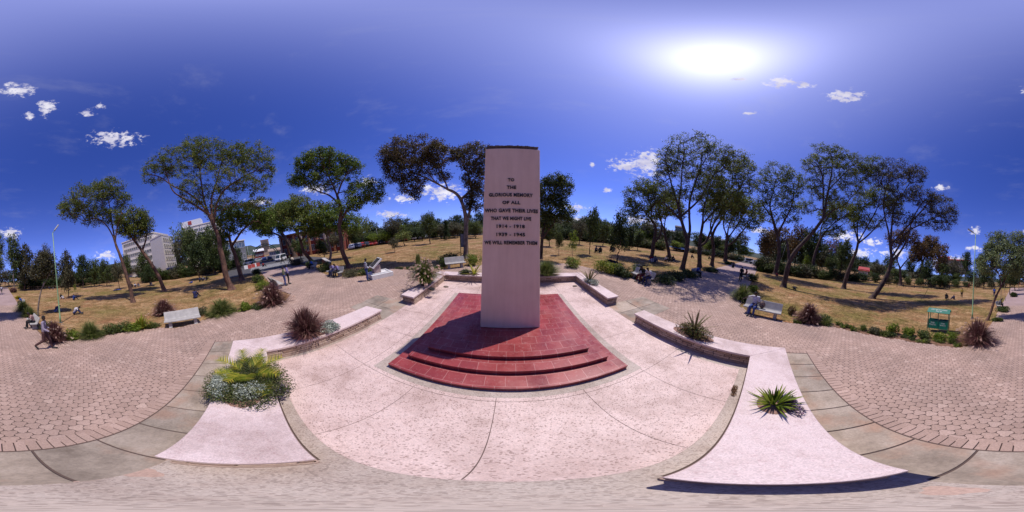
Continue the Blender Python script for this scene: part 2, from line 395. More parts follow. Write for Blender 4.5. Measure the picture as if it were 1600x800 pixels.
for x0, x1, y0, y1 in KEEP: ok &= ~((C[:, 0] > x0) & (C[:, 0] < x1) & (C[:, 1] > y0) & (C[:, 1] < y1))
O = O[ok]; n = len(O); k = len(loop)
V = (O[:, None, :] + loop[None]).reshape(-1, 2); Z = gz(V[:, 0], V[:, 1]) + .016 + np.repeat(RNG.normal(0, .0012, n), k)
me = bpy.data.meshes.new('plaza_paving'); me.vertices.add(n * k); me.vertices.foreach_set('co', np.column_stack([V, Z]).astype(np.float32).ravel())
me.loops.add(n * k); me.loops.foreach_set('vertex_index', np.arange(n * k, dtype=np.int32)); me.polygons.add(n)
me.polygons.foreach_set('loop_start', np.arange(0, n * k, k, dtype=np.int32)); me.materials.append(PAVER); me.update(calc_edges=True)
struct(link('plaza_paving', me))
# brick header course round the memorial and concrete slabs behind it
b = MB(); rnd = random.Random(3)
x = -6.15
while x < 5.5: b.box(x + .006, x + .112, -2.31, -2.05, -.02, .018 + rnd.uniform(-.002, .002)); x += .118
for xs in (-6.15, 5.24):
    y = -2.03
    while y < -1.3: b.box(xs + .006, xs + .25, y + .006, y + .112, -.02, .018); y += .118
struct(b.build('brick_border', PAVER, bevel=.004))
b = MB()
xj = [-5.88, -5.1] + [-4.35 + .68 * k for k in range(14)] + [5.22]
for a, c in zip(xj[:-1], xj[1:]): b.box(a + .012, c - .012, -2.02, -1.19, -.02, .02 + rnd.uniform(-.003, .003))
for s, xa, xb in ((-1, -5.3, -4.17), (-1, -6.3, -5.32), (1, 4.1, 5.3), (1, 5.32, 6.6)): b.box(xa + .006, xb - .006, 3.75, 4.62, -.02, .02); b.box(xa + .006, xb - .006, 4.635, 5.55, -.02, .02)
b.box(-5.88, -5.25, -1.18, -.55, -.02, .02); b.box(4.95, 5.22, -1.18, -.55, -.02, .02)
struct(b.build('concrete_slabs', SLAB, bevel=.006))
# memorial floor: aggregate strip round square terrazzo panels with thin joints
b = MB(); b.prism([(-4.5, -.17), (4.25, -.17), (4.25, 9.05), (-4.5, 9.05)], -.02, .0185); b.prism([(-.95, -1.19), (.62, -1.19), (.62, -.165), (-.95, -.165)], -.02, .0175)
struct(b.build('floor_border', STRIP)); struct(MB().prism([(-4.13, .02), (3.915, .02), (3.915, 9.0), (-4.13, 9.0)], -.01, .0195, top_only=True).build('joint_filler', plain('joint_grout', (.15, .105, .09), .95)))
b = MB(); X = [-4.42, -4.2, -2.82, -1.5, -.15, 1.23, 2.57, 3.92, 4.2]; Y = [0, 1.75, 3.4, 4.85, 6.3, 7.75, 9.04]
X = [-4.15, -2.82, -1.5, -.15, 1.23, 2.57, 3.92]
for i in range(len(X) - 1):
    for j in range(len(Y) - 1): b.box(X[i] + .0045, X[i + 1] - .0045, Y[j] + .0045, Y[j + 1] - .0045, 0, .024)
for j in range(len(Y) - 1):
    b.box(3.928, 4.15, Y[j] + .004, Y[j + 1] - .004, 0, .021) if j > 0 else 0
struct(b.build('terrazzo_floor', TERR))
b = MB(); b.prism([(-2.6, 1.85), (2.62, 1.85), (2.62, 7.2), (-2.6, 7.2)], .0, .026); struct(b.build('platform_border', STRIP))

# ================================================================== MEMORIAL
ob = thing('stepped_platform', 'dark red tiled platform of three steps under the pale obelisk', 'platform', (0, 0, 0))
for i, (x0, x1, y0, y1, h) in enumerate([(-2.31, 2.34, 2.04, 7.0, .14), (-2.06, 2.1, 2.45, 6.66, .27), (-1.75, 1.8, 2.82, 6.3, .39)]):
    b = MB(); b.box(x0, x1, y0, y1, .026 if i == 0 else [.0, .14, .27][i], h - .035); b.box(x0 - .012, x1 + .012, y0 - .012, y1 + .012, h - .035, h)
    b.build('step', REDT, ob, bevel=.008)
OBX, OB0, OB1, OZ0, OZ1 = .07, 4.0, 5.19, .39, 5.47
ob = thing('memorial_obelisk', 'tall pale pink tapering obelisk with black inscription', 'obelisk', (OBX, 4.6, OZ0))
def obx(z):
    t = (z - OZ0) / (OZ1 - OZ0); return .83 - .2 * t, (OB1 - OB0) / 2 - .2 * t
b = MB(); w0, d0 = obx(OZ0); b.box(-w0, w0, -d0, d0, 0, OZ1 - OZ0, tx=.2, ty=.2); b.build('shaft', PLAST, ob, bevel=.02)
b = MB(); b.box(-.585, .585, -.36, .36, OZ1 - OZ0, OZ1 - OZ0 + .1)
rnd = random.Random(5)
for k in range(26):
    a = -.57 + k * .0456
    for yy in (-.35, .35): b.ell((a, yy, OZ1 - OZ0 + .085), (.035, .03, rnd.uniform(.02, .045)), 6)
b.build('top_course', MOSS, ob, bevel=.012)
def text_mesh(s, font_w=.0):
    cu = bpy.data.curves.new('t', 'FONT'); cu.body = s; cu.extrude = .02; cu.offset = font_w; cu.align_x = 'CENTER'; cu.space_character = 1.08; cu.resolution_u = 3
    o = bpy.data.objects.new('t', cu); COL.objects.link(o); bpy.context.view_layer.update()
    me = bpy.data.meshes.new_from_object(o.evaluated_get(bpy.context.evaluated_depsgraph_get())); bpy.data.objects.remove(o); bpy.data.curves.remove(cu); return me
def serifs(me, s):
    return me
def put_text(s, parent, M, width, height, mat, depth=.012, name='inscription_line', w=.03):
    me = text_mesh(s, w); n = len(me.vertices); a = np.empty(n * 3, np.float32); me.vertices.foreach_get('co', a); a = a.reshape(-1, 3)
    lo, hi = a.min(0), a.max(0); a[:, 0] = (a[:, 0] - (lo[0] + hi[0]) / 2) * (width / (hi[0] - lo[0])); a[:, 1] = (a[:, 1] - lo[1]) * (height / (hi[1] - lo[1])) - height / 2
    a[:, 2] = np.where(a[:, 2] > 0, depth, -.004)
    me.vertices.foreach_set('co', a.ravel()); me.materials.clear(); me.materials.append(mat); me.update()
    o = link(name, me, parent); o.matrix_local = M; return o
tilt = math.atan2(.2, OZ1 - OZ0)
for s, u0, u1, v, hh in [('TO', 793.5, 803.5, 281, 5.2), ('THE', 792, 806.5, 292.7, 5.2), ('GLORIOUS MEMORY', 764, 832.5, 304.4, 5.6), ('OF ALL', 785, 813, 316.5, 5.2), ('WHO GAVE THEIR LIVES', 757.5, 840.5, 329, 5.8),
                         ('THAT WE MIGHT LIVE', 767, 830, 341.3, 5.5), ('1914 - 1918', 776, 820, 353.7, 5.5), ('1939 - 1945', 775.5, 820.5, 366.5, 5.5), ('WE WILL REMEMBER THEM', 757, 839.5, 379.3, 5.5)]:
    def hit(u, v):
        w = D(u, v); k = .2 / (OZ1 - OZ0)     # face plane y = OB0 + (z - OZ0) * k
        t = (OB0 + (H - OZ0) * k) / (w[1] - w[2] * k); return np.array([0, 0, H]) + w * t
    a, c = hit(u0, v), hit(u1, v); p = hit((u0 + u1) / 2, v); hgt = hh * .225 * math.pi / 180 * np.linalg.norm(p - [0, 0, H]) * 1.02
    M = Matrix.Translation((p[0] - OBX, p[1] - 4.6, p[2] - OZ0)) @ Matrix.Rotation(math.pi / 2 - tilt, 4, 'X')
    wmax = 2 * obx(p[2])[0] - .07
    put_text(s, ob, M, min(c[0] - a[0], wmax), hgt, BLACK)

# ---- seat walls: terrazzo cap over a body of coursed stone on a pale plinth
WH = .42
def seat_wall(label, cap, inner, outer_in, holes, name='seat_wall'):
    """cap: plan outline; inner: body outline; outer_in: list of faces (x0,y0,x1,y1) carrying stones"""
    o = thing(name, label, 'seat wall')
    MB().prism(inner, 0, WH - .075).build('wall_core', MORT, o)
    pl = MB(); st = MB(); rnd = random.Random(len(label))
    for (x0, y0, x1, y1) in outer_in:
        L = math.hypot(x1 - x0, y1 - y0); tx, ty = (x1 - x0) / L, (y1 - y0) / L; nx, ny = ty, -tx
        M = Matrix(((tx, nx, 0, x0), (ty, ny, 0, y0), (0, 0, 1, 0), (0, 0, 0, 1)))
        pl.box(-.02, L + .02, -.02, .03, 0, .075, M=M)
        z = .083
        for c in range(3):
            hgt = [.088, .075, .085][c]; x = -rnd.uniform(0, .3)
            while x < L:
                w = rnd.uniform(.22, .52); a, e = max(x, -.012), min(x + w, L + .012)
                if e - a > .05: st.box(a + .009, e - .009, -.02, .014 + rnd.uniform(0, .012), z + .007, z + hgt - .007, M=M)
                x += w
            z += hgt
    pl.build('plinth', PLINTH, o, bevel=.006); st.build('stonework', STONE, o, bevel=.008)
    # cap in mitred lengths
    for poly in cap:
        cx = sum(p[0] for p in poly) / len(poly); cy = sum(p[1] for p in poly) / len(poly)
        b = MB(); b.prism([(cx + (p[0] - cx) * .9988, cy + (p[1] - cy) * .9988) for p in poly], WH - .07, WH); b.build('cap', CAP, o, bevel=.008)
    for (x0, x1, y0, y1) in holes:
        MB().ell(((x0 + x1) / 2, (y0 + y1) / 2, WH - .005), ((x1 - x0) / 2, (y1 - y0) / 2, .035), 16, z0=-.1).build('soil', SOIL, o)
    return o
LI, LO, RI, RO, FY0, FY1 = -4.24, -5.16, 4.16, 4.86, -1.17, -.17
seat_wall('pink capped seat wall carrying the palm and the dark purple grass', [[(LO, FY0), (-.86, FY0), (-.86, FY1), (LI, FY1)], [(LO, FY0), (LI, FY1), (LI, 3.87), (LO + .14, 3.78)]],
          [(LO + .06, FY0 + .06), (-.92, FY0 + .06), (-.92, FY1 - .05), (LI - .05, FY1 - .05), (LI - .05, 3.8), (LO + .14, 3.72)],
          [(LO + .06, FY0 + .06, -.92, FY0 + .06), (-.92, FY0 + .06, -.92, FY1 - .05), (-.92, FY1 - .05, LI - .05, FY1 - .05), (LI - .05, FY1 - .05, LI - .05, 3.8), (LI - .05, 3.8, LO + .14, 3.72), (LO + .14, 3.72, LO + .06, FY0 + .06)],
          [(-3.8, -2.12, -1.12, -.24), (-5.05, -4.3, .6, 2.2)])
seat_wall('pink capped seat wall carrying the dark agave and the small aloe', [[(.53, FY0), (RO + .05, FY0), (RI, FY1), (.53, FY1)], [(RO + .05, FY0), (RO - .15, 3.8), (RI, 3.78), (RI, FY1)]],
          [(.59, FY0 + .06), (RO - .02, FY0 + .06), (RO - .2, 3.72), (RI + .05, 3.72), (RI + .05, FY1 - .05), (.59, FY1 - .05)],
          [(.59, FY0 + .06, RO - .02, FY0 + .06), (RO - .02, FY0 + .06, RO - .2, 3.72), (RO - .2, 3.72, RI + .05, 3.72), (RI + .05, 3.72, RI + .05, FY1 - .05), (RI + .05, FY1 - .05, .59, FY1 - .05), (.59, FY1 - .05, .59, FY0 + .06)],
          [(2.05, 2.68, -.95, -.42), (4.22, 4.75, .9, 2.3)])
RLI, RLO, RRI, RRO, RB0, RB1 = -3.82, -4.52, 4.1, 4.72, 8.92, 9.62
seat_wall('pink capped U shaped seat wall behind the obelisk with fountain grass', [[(RLO, 5.42), (RLI, 5.36), (RLI, RB0), (RLO, RB1)], [(RLO, RB1), (RLI, RB0), (RRI, RB0), (RRO, RB1)], [(RRO, RB1), (RRI, RB0), (RRI, 5.4), (RRO, 5.42)]],
          [(RLO + .05, 5.48), (RLI - .05, 5.46), (RLI - .05, RB0 + .05), (RRI + .05, RB0 + .05), (RRI + .05, 5.48), (RRO - .05, 5.48), (RRO - .05, RB1 - .05), (RLO + .05, RB1 - .05)],
          [(RLO + .05, 5.48, RLI - .05, 5.46), (RLI - .05, 5.46, RLI - .05, RB0 + .05), (RLI - .05, RB0 + .05, RRI + .05, RB0 + .05), (RRI + .05, RB0 + .05, RRI + .05, 5.48), (RRI + .05, 5.48, RRO - .05, 5.48), (RRO - .05, 5.48, RRO - .05, RB1 - .05), (RLO + .05, RB1 - .05, RLO + .05, 5.48)],
          [(-4.4, -3.95, 6.7, 7.9), (-3.0, -1.7, 9.05, 9.5), (1.2, 3.2, 9.05, 9.5), (4.15, 4.65, 7.0, 8.1)])
# ================================================================== TREES
def grow(P0, par0, rad0, attr, bf=.25, seed=1, step=.5, wob=.12):
    """greedy minimum-wiring tree: P0 trunk nodes, attr crown points"""
    rg = np.random.default_rng(seed); n0 = len(P0); cap = n0 + len(attr) * 6
    P = np.zeros((cap, 3)); P[:n0] = P0; par = np.full(cap, -1); par[:n0] = par0; pl = np.zeros(cap)
    for i in range(n0):
        if par[i] >= 0: pl[i] = pl[par[i]] + np.linalg.norm(P[i] - P[par[i]])
    allow = np.zeros(cap, bool); mx = pl[:n0].max(); allow[:n0] = pl[:n0] > mx * .3
    n = n0
    dd = np.array([np.min(np.linalg.norm(P0[n0 // 3:] - a, axis=1)) for a in attr])
    for a in attr[np.argsort(dd)]:
        d = np.linalg.norm(P[:n] - a, axis=1); cost = np.where(allow[:n], d + bf * pl[:n], 1e9)
        j = int(np.argmin(cost)); L = d[j]
        if L < .08: continue
        m = min(5, max(1, int(L / step))); prev = j; base = P[j].copy()
        sag = rg.normal(0, wob, 3) * L; sag[2] += .06 * L
        for q in range(1, m + 1):
            t = q / m; P[n] = base + (a - base) * t + sag * math.sin(math.pi * t); par[n] = prev; pl[n] = pl[prev] + L / m; allow[n] = True; prev = n; n += 1
    return P[:n], par[:n], n0
def limb_mesh(P, par, n0, rad0, tw, power=2.3):
    n = len(P); r = np.zeros(n); ch = [[] for _ in range(n)]
    for i in range(n):
        if par[i] >= 0: ch[par[i]].append(i)
    acc = np.zeros(n)
    for i in range(n - 1, -1, -1):
        pass
    order = []; st = [i for i in range(n) if par[i] < 0]
    while st:
        i = st.pop(); order.append(i); st += ch[i]
    for i in reversed(order):
        acc[i] = max(acc[i], tw ** power)
        if par[i] >= 0: acc[par[i]] += acc[i]
    r = acc ** (1 / power)
    r = r * np.where(r > .05, 1 + .14 * np.sin(np.arange(n) * 2.1) + np.random.default_rng(n).normal(0, .05, n), 1.)
    rad0 = rad0 * (1 + .1 * np.sin(np.arange(len(rad0)) * 1.7) + .06 * np.cos(np.arange(len(rad0)) * 3.3))
    lim = np.maximum(rad0.max() * .55, tw); r[n0:] = np.minimum(r[n0:], lim)
    r[:n0] = rad0
    b = MB(); seen = set()
    roots = [i for i in range(n) if par[i] < 0]
    starts = [(None, i) for i in roots]
    while starts:
        p, i = starts.pop(); path = []; rr = []
        if p is not None: path.append(P[p]); rr.append(min(r[p], r[i] * 1.15))
        while True:
            path.append(P[i]); rr.append(min(r[i], rr[-1]) if rr else r[i])
            if not ch[i]: break
            c = sorted(ch[i], key=lambda q: -(r[q] + (1 if q < n0 and i < n0 else 0)))
            for o in c[1:]: starts.append((i, o))
            i = c[0]
        m = max(rr); k = 9 if m > .1 else 6 if m > .05 else 4 if m > .02 else 3
        if len(path) > 1: b.tube(path, rr, k, caps=False)
    return b, r
def leaf_quads(C, rg, size, aspect=.45, up=.35, droop=0.):
    n = len(C); nrm = rg.normal(0, 1, (n, 3)); nrm[:, 2] = np.abs(nrm[:, 2]) + up; nrm /= np.linalg.norm(nrm, axis=1)[:, None]
    a = rg.normal(0, 1, (n, 3)); a -= (a * nrm).sum(1)[:, None] * nrm; a /= np.linalg.norm(a, axis=1)[:, None] + 1e-9; b = np.cross(nrm, a)
    s = size * rg.uniform(.6, 1.35, n)[:, None]; A = a * s * .5; B = b * s * .5 * aspect
    return np.stack([C - A, C - A * .1 + B, C + A, C - A * .1 - B], 1)
def catmull(P, k=4):
    P = [np.array(p, float) for p in P]
    if len(P) < 3: return P
    out = []
    for i in range(len(P) - 1):
        p0 = P[max(i - 1, 0)]; p1 = P[i]; p2 = P[i + 1]; p3 = P[min(i + 2, len(P) - 1)]
        for q in range(k):
            t = q / k; out.append(.5 * ((2 * p1) + (p2 - p0) * t + (2 * p0 - 5 * p1 + 4 * p2 - p3) * t * t + (3 * p1 - p0 - 3 * p2 + p3) * t ** 3))
    return out + [P[-1]]
def tree(name, label, base, trunk, limbs, crown, mat, bark, r0, natt=260, nleaf=7000, leaf=.17, seed=1, group=None, spread=.34, aspect=.5, tw=.012, bf=.22, flat=.8, depth=1.):
    """base (u, v) on the ground; trunk / limbs: pixel paths, each with a sideways-in-depth offset in metres; crown: pixel ellipses"""
    rg = np.random.default_rng(seed); g = np.array(G(*base)); d = math.hypot(g[0], g[1]); dr = g[:2] / d; mpp = d * .225 * math.pi / 180
    P = [g + [0, 0, -.1]]; par = [-1]; rr = [r0 * 1.5]
    pts = catmull([g] + [at(u, v, d, dr) for u, v in trunk]); L = len(pts); ntr = 0
    for i, p in enumerate(pts):
        P.append(p + np.append(dr, 0) * math.sin(i * .9 + seed) * .05 * i / L); par.append(len(P) - 2)
        t = i / max(1, L - 1); rr.append(r0 * (1.25 if i == 0 else 1.05 - .55 * t))
    T = np.array(P)
    for k, lb in enumerate(limbs):
        side = (rg.uniform(.5, 1.1) * (1 if (k + seed) % 2 else -1)) * depth
        q = [at(u, v, d, dr) for u, v in lb]
        j = 1 + int(np.argmin(np.linalg.norm(T[1:] - q[0], axis=1))); rj = rr[j]
        q = catmull([T[j]] + q[1:]) if len(q) > 2 else [T[j], q[1]]
        ln = len(q); prev = j
        for i, p in enumerate(q[1:]):
            t = (i + 1) / (ln - 1); P.append(p + np.append(dr, 0) * side * t * mpp * 14); par.append(prev); prev = len(P) - 1; rr.append(rj * (.72 - .42 * t))
    P = np.array(P); par = np.array(par); rr = np.array(rr)
    A = []; ar = np.array([c[2] * c[3] for c in crown], float); ar /= ar.sum()
    lat = np.array([-dr[1], dr[0]])
    for c, w in zip(crown, ar):
        m = max(6, int(natt * w)); cc = at(c[0], c[1], d, dr); rx, ry = c[2] * mpp * 1.13, c[3] * mpp * 1.12
        q = rg.normal(0, 1, (m, 3)); q /= np.linalg.norm(q, axis=1)[:, None]; q *= rg.uniform(.25, 1, (m, 1)) ** .55
        dep = c[4] * mpp if len(c) > 4 else rg.uniform(-.2, .2) * rx
        xy = np.outer(q[:, 0] * rx, [dr[1], -dr[0]]) + np.outer(q[:, 1] * rx * .85 * depth + dep, dr)
        A.append(np.column_stack([cc[0] + xy[:, 0], cc[1] + xy[:, 1], cc[2] + q[:, 2] * ry]))
    A = np.concatenate(A)
    P2, par2, n0 = grow(P, par, rr, A, bf, seed)
    b, r = limb_mesh(P2, par2, n0, rr, tw)
    o = thing(name, label, 'tree', tuple(g), group=group); off = Vector(g)
    b.v = [(v[0] - off[0], v[1] - off[1], v[2] - off[2]) for v in b.v]
    b.build('trunk', bark, o, smooth=True)
    tips = np.array([i for i in range(n0, len(P2)) if r[i] < tw * 2.6])
    C = P2[rg.choice(tips, nleaf)] + rg.normal(0, spread, (nleaf, 3)) * [1, 1, flat]
    # clump: pull each leaf towards its neighbour cluster so that gaps stay open
    link('crown', quads_mesh('crown', leaf_quads(C - np.array(g), rg, leaf, aspect), mat), o)
    return o
JT = 'jacarandas on the lawns'
TREES = [
 # far left pair
 ('tree', 'leaning wide crowned tree with two crossing limbs right of the left lamp post', (208, 472), [(203, 448), (195, 422), (188, 400), (182, 385), (178, 372)], [[(178, 372), (166, 352), (150, 343), (132, 347), (118, 338)], [(180, 380), (174, 345), (170, 318), (166, 300)], [(180, 376), (185, 350), (192, 335)]],
  [(140, 312, 38, 22), (168, 293, 26, 18), (112, 328, 24, 20), (190, 312, 14, 16), (150, 340, 26, 14), (175, 338, 18, 14)], JAC, BARKR, .2, 300, 7500, 12),
 ('tree', 'slanting tree with a round crown in front of the white office block', (257, 455), [(247, 430), (236, 412), (222, 392), (210, 376), (201, 364)], [[(201, 364), (190, 352), (184, 338)], [(210, 376), (212, 352), (208, 335)], [(222, 392), (228, 370), (226, 350)]],
  [(205, 343, 26, 22), (224, 348, 15, 22), (192, 352, 16, 16), (210, 362, 22, 12)], JAC, BARKR, .19, 220, 5000, 13),
 # the big one left
 ('tree', 'biggest spreading tree on the left lawn with knotted reddish trunk', (362, 452), [(353, 430), (349, 408), (344, 388), (342, 372), (334, 352), (326, 335)], [[(326, 335), (312, 316), (292, 302), (272, 293), (252, 280), (232, 276)], [(326, 335), (318, 310), (314, 285), (310, 258), (300, 235)], [(334, 352), (338, 322), (350, 300), (372, 285), (398, 272)], [(330, 345), (330, 310), (338, 280), (345, 250)], [(312, 316), (290, 312), (272, 300), (262, 270)]],
  [(285, 248, 40, 30), (330, 242, 36, 26), (392, 248, 34, 30), (245, 268, 32, 22), (368, 240, 30, 22), (330, 285, 60, 20), (300, 222, 22, 10), (390, 290, 32, 16), (415, 265, 16, 16), (300, 318, 26, 10), (345, 318, 30, 12), (400, 318, 24, 12)], JAC, BARKR, .3, 520, 15500, 14),
 ('tree', 'dark dense tree with a leaning trunk close behind the biggest left tree', (378, 437), [(373, 418), (368, 400), (362, 385), (358, 370)], [[(358, 370), (362, 350), (378, 335)], [(362, 385), (378, 362), (395, 348)], [(358, 370), (345, 355), (335, 345)]],
  [(385, 335, 32, 24), (362, 348, 30, 18), (410, 345, 20, 18), (345, 335, 22, 14), (345, 372, 16, 12)], JACG, BARKR, .24, 240, 7500, 15),
 ('tree', 'bright green flat topped tree with twin leaning stems beside the path', (546, 418), [(540, 405), (535, 392), (533, 375), (530, 352), (533, 328), (527, 306)], [[(527, 306), (520, 290), (513, 275), (505, 262)], [(531, 350), (541, 330), (556, 317), (574, 312), (592, 306)], [(527, 306), (535, 285), (545, 270)], [(530, 320), (515, 305), (498, 298), (480, 290)]],
  [(500, 252, 34, 16), (478, 268, 26, 18), (528, 255, 26, 18), (548, 262, 18, 16), (505, 280, 40, 14), (562, 300, 22, 20), (585, 298, 18, 20), (545, 320, 26, 10), (462, 285, 12, 8), (495, 245, 22, 10)], JACG, BARKR, .24, 420, 12500, 16),
 ('tree', 'low spreading tree with curved reddish trunk in front of the red building', (490, 411), [(482, 402), (474, 392), (470, 378), (463, 362)], [[(463, 362), (455, 350), (446, 342)], [(470, 378), (482, 360), (492, 345)], [(463, 362), (468, 345), (475, 330)]],
  [(465, 325, 26, 22), (495, 335, 30, 20), (440, 335, 20, 16), (480, 350, 34, 14)], JAC, BARKR, .19, 260, 6500, 17),
 ('tree', 'dark low crowned tree overhanging the end of the left path', (461, 402), [(457, 392), (450, 378), (440, 364), (434, 352)], [[(434, 352), (424, 345), (414, 345)], [(440, 364), (450, 348), (452, 335)], [(450, 378), (436, 368), (420, 362)]],
  [(425, 340, 26, 18), (448, 330, 24, 16), (405, 350, 16, 12), (425, 358, 26, 10)], JACG, BARKD, .22, 240, 7000, 18),
 ('tree', 'slim twin stemmed tree between the low tree and the bright green one', (515, 408), [(517, 395), (514, 380), (511, 368)], [[(517, 396), (510, 384), (504, 370)], [(511, 368), (516, 350), (522, 338)], [(504, 370), (498, 352), (495, 340)]],
  [(508, 345, 26, 20), (530, 340, 18, 22), (545, 350, 18, 16), (488, 355, 18, 16)], JACG, BARKG, .13, 200, 5500, 19),
 # big leaning tree behind the obelisk
 ('tree', 'brown leaved tree with a long bare limb curving left beside the obelisk', (727, 403), [(728, 385), (728, 366), (728, 348), (726, 330), (720, 312), (712, 302), (700, 296)], [[(700, 296), (688, 290), (678, 282), (670, 270), (655, 258), (640, 250)], [(728, 352), (734, 330), (737, 305), (734, 280), (730, 262)], [(678, 282), (690, 264), (702, 250)], [(655, 258), (640, 268), (628, 280)], [(737, 305), (745, 290), (752, 282)]],
  [(645, 242, 44, 22), (618, 262, 22, 26), (642, 285, 22, 18), (688, 242, 26, 18), (615, 240, 20, 12), (742, 244, 30, 22), (742, 275, 18, 26), (745, 308, 14, 26), (668, 262, 24, 14), (732, 316, 8, 12), (648, 304, 10, 8), (690, 276, 12, 8)], JACD, BARKG, .23, 620, 17000, 20),
 ('tree', 'tall slender grey green tree right behind the obelisk', (845, 404), [(846, 392), (847, 375), (850, 355), (858, 335)], [[(858, 335), (862, 315), (868, 298)], [(847, 375), (856, 360), (866, 348)], [(858, 335), (872, 318), (882, 300)]],
  [(855, 300, 20, 22), (880, 295, 13, 22), (862, 325, 24, 20), (885, 335, 13, 12), (852, 345, 16, 16), (866, 280, 14, 10)], MIDLEAF, BARKD, .17, 260, 8000, 21),
 # front right group
 ('tree', 'crooked dark forked tree, leftmost of the open crowned trees right of the obelisk', (1018, 403), [(1020, 392), (1021, 380), (1024, 366), (1024, 354), (1017, 342)], [[(1017, 342), (1008, 332), (996, 322)], [(1021, 380), (1030, 370), (1034, 358), (1033, 342), (1028, 325)], [(1017, 342), (1018, 325), (1012, 308)]],
  [(1000, 310, 24, 22), (1025, 300, 24, 18), (985, 325, 14, 16), (1038, 320, 18, 18), (1010, 292, 22, 12), (1002, 338, 20, 12)], JAC, BARKD, .2, 260, 5200, 22),
 ('tree', 'thin dark stemmed tree just behind the crooked forked one', (1046, 402), [(1044, 388), (1040, 372), (1038, 358)], [[(1038, 358), (1040, 340), (1050, 325)], [(1038, 358), (1030, 340), (1025, 328)]],
  [(1045, 318, 24, 18), (1028, 330, 18, 14), (1060, 330, 14, 14)], JAC, BARKD, .18, 160, 3000, 23),
 ('tree', 'tallest open crowned tree with a double trunk at the start of the right path', (1066, 421), [(1070, 404), (1073, 390), (1074, 378), (1070, 362), (1065, 345), (1060, 322)], [[(1060, 322), (1052, 298), (1046, 275), (1040, 252)], [(1074, 382), (1078, 360), (1077, 335), (1078, 312), (1086, 285), (1095, 258), (1098, 235)], [(1060, 322), (1064, 295), (1066, 268), (1070, 240)], [(1077, 335), (1092, 312), (1108, 285), (1122, 262)], [(1066, 345), (1050, 330), (1036, 318)]],
  [(1085, 232, 38, 16), (1050, 250, 24, 22), (1118, 238, 30, 20), (1072, 262, 36, 20), (1148, 252, 24, 20), (1036, 275, 14, 20), (1105, 275, 30, 18), (1058, 302, 22, 14), (1085, 300, 22, 14)], JAC, BARKD, .24, 560, 8800, 24),
 ('tree', 'tree with steep forked limbs right of the tallest double trunked tree', (1093, 418), [(1093, 402), (1093, 385), (1095, 368), (1098, 350)], [[(1093, 385), (1103, 378), (1110, 362), (1116, 348), (1128, 328), (1142, 305)], [(1098, 350), (1100, 325), (1108, 300), (1118, 280)], [(1116, 348), (1124, 318), (1134, 285)]],
  [(1140, 275, 34, 22), (1112, 290, 22, 18), (1160, 262, 22, 18), (1130, 310, 28, 18), (1165, 290, 18, 16), (1118, 335, 24, 14), (1108, 312, 22, 14)], JAC, BARKD, .23, 360, 7200, 25),
 ('tree', 'dark slender tree third along the left edge of the right path', (1112, 415), [(1114, 402), (1115, 388), (1113, 372), (1117, 358), (1126, 345)], [[(1126, 345), (1136, 330), (1148, 318)], [(1113, 372), (1110, 350), (1116, 330)], [(1126, 345), (1128, 325), (1130, 308)]],
  [(1140, 310, 28, 18), (1118, 322, 18, 14), (1155, 325, 18, 14)], JAC, BARKD, .19, 220, 4200, 26),
 ('tree', 'far spreading tree with slanting limbs near the end of the right path', (1133, 409), [(1134, 396), (1135, 382), (1136, 370)], [[(1135, 384), (1148, 376), (1156, 366), (1168, 352), (1178, 340)], [(1136, 370), (1140, 350), (1150, 332)], [(1136, 370), (1130, 350), (1132, 335)], [(1148, 376), (1152, 352), (1162, 335)]],
  [(1165, 325, 26, 18), (1142, 330, 20, 16), (1182, 338, 12, 12), (1150, 312, 24, 10), (1150, 348, 22, 10), (1175, 352, 14, 8)], JAC, BARKD, .2, 260, 4200, 27),
 # right lawn
 ('tree', 'large twisting tree whose trunk sweeps right, with a person lying at its foot', (1224, 448), [(1228, 432), (1232, 415), (1237, 402), (1247, 388), (1262, 372), (1274, 358), (1286, 342)], [[(1286, 342), (1290, 322), (1292, 302), (1306, 286), (1322, 270)], [(1286, 340), (1302, 328), (1322, 318), (1338, 300)], [(1292, 302), (1284, 280), (1272, 260)], [(1232, 412), (1232, 392), (1228, 372)], [(1306, 286), (1300, 262), (1294, 240)]],
  [(1295, 240, 30, 14), (1330, 254, 34, 18), (1275, 258, 22, 18), (1352, 270, 26, 18), (1305, 275, 36, 16), (1370, 255, 24, 14), (1272, 285, 16, 12), (1290, 302, 26, 14), (1330, 295, 24, 12), (1258, 322, 18, 12), (1310, 318, 22, 10)], JAC, BARKD, .27, 520, 9500, 28),
 ('tree', 'open dark tree on the right lawn nearest the right path', (1211, 429), [(1214, 416), (1217, 400), (1217, 380), (1211, 355), (1206, 338)], [[(1206, 338), (1203, 318), (1208, 298), (1212, 280)], [(1214, 365), (1226, 345), (1236, 325), (1240, 305)], [(1206, 338), (1194, 322), (1188, 308)]],
  [(1214, 270, 28, 18), (1195, 292, 16, 18), (1240, 285, 24, 20), (1222, 310, 30, 18), (1190, 318, 10, 14), (1200, 338, 20, 12), (1236, 335, 18, 12)], JAC, BARKD, .22, 320, 5600, 29),
 ('tree', 'slim tree with bare lower limbs between the twisting tree and the thick leaning tree', (1273, 433), [(1271, 420), (1271, 408), (1275, 392), (1282, 374), (1290, 362)], [[(1290, 362), (1300, 352), (1314, 342), (1330, 332)], [(1282, 374), (1284, 352), (1296, 335)], [(1290, 362), (1306, 358), (1322, 348)]],
  [(1312, 330, 28, 16), (1292, 338, 16, 14), (1334, 335, 12, 14), (1302, 360, 20, 10)], JAC, BARKD, .17, 240, 3600, 30),
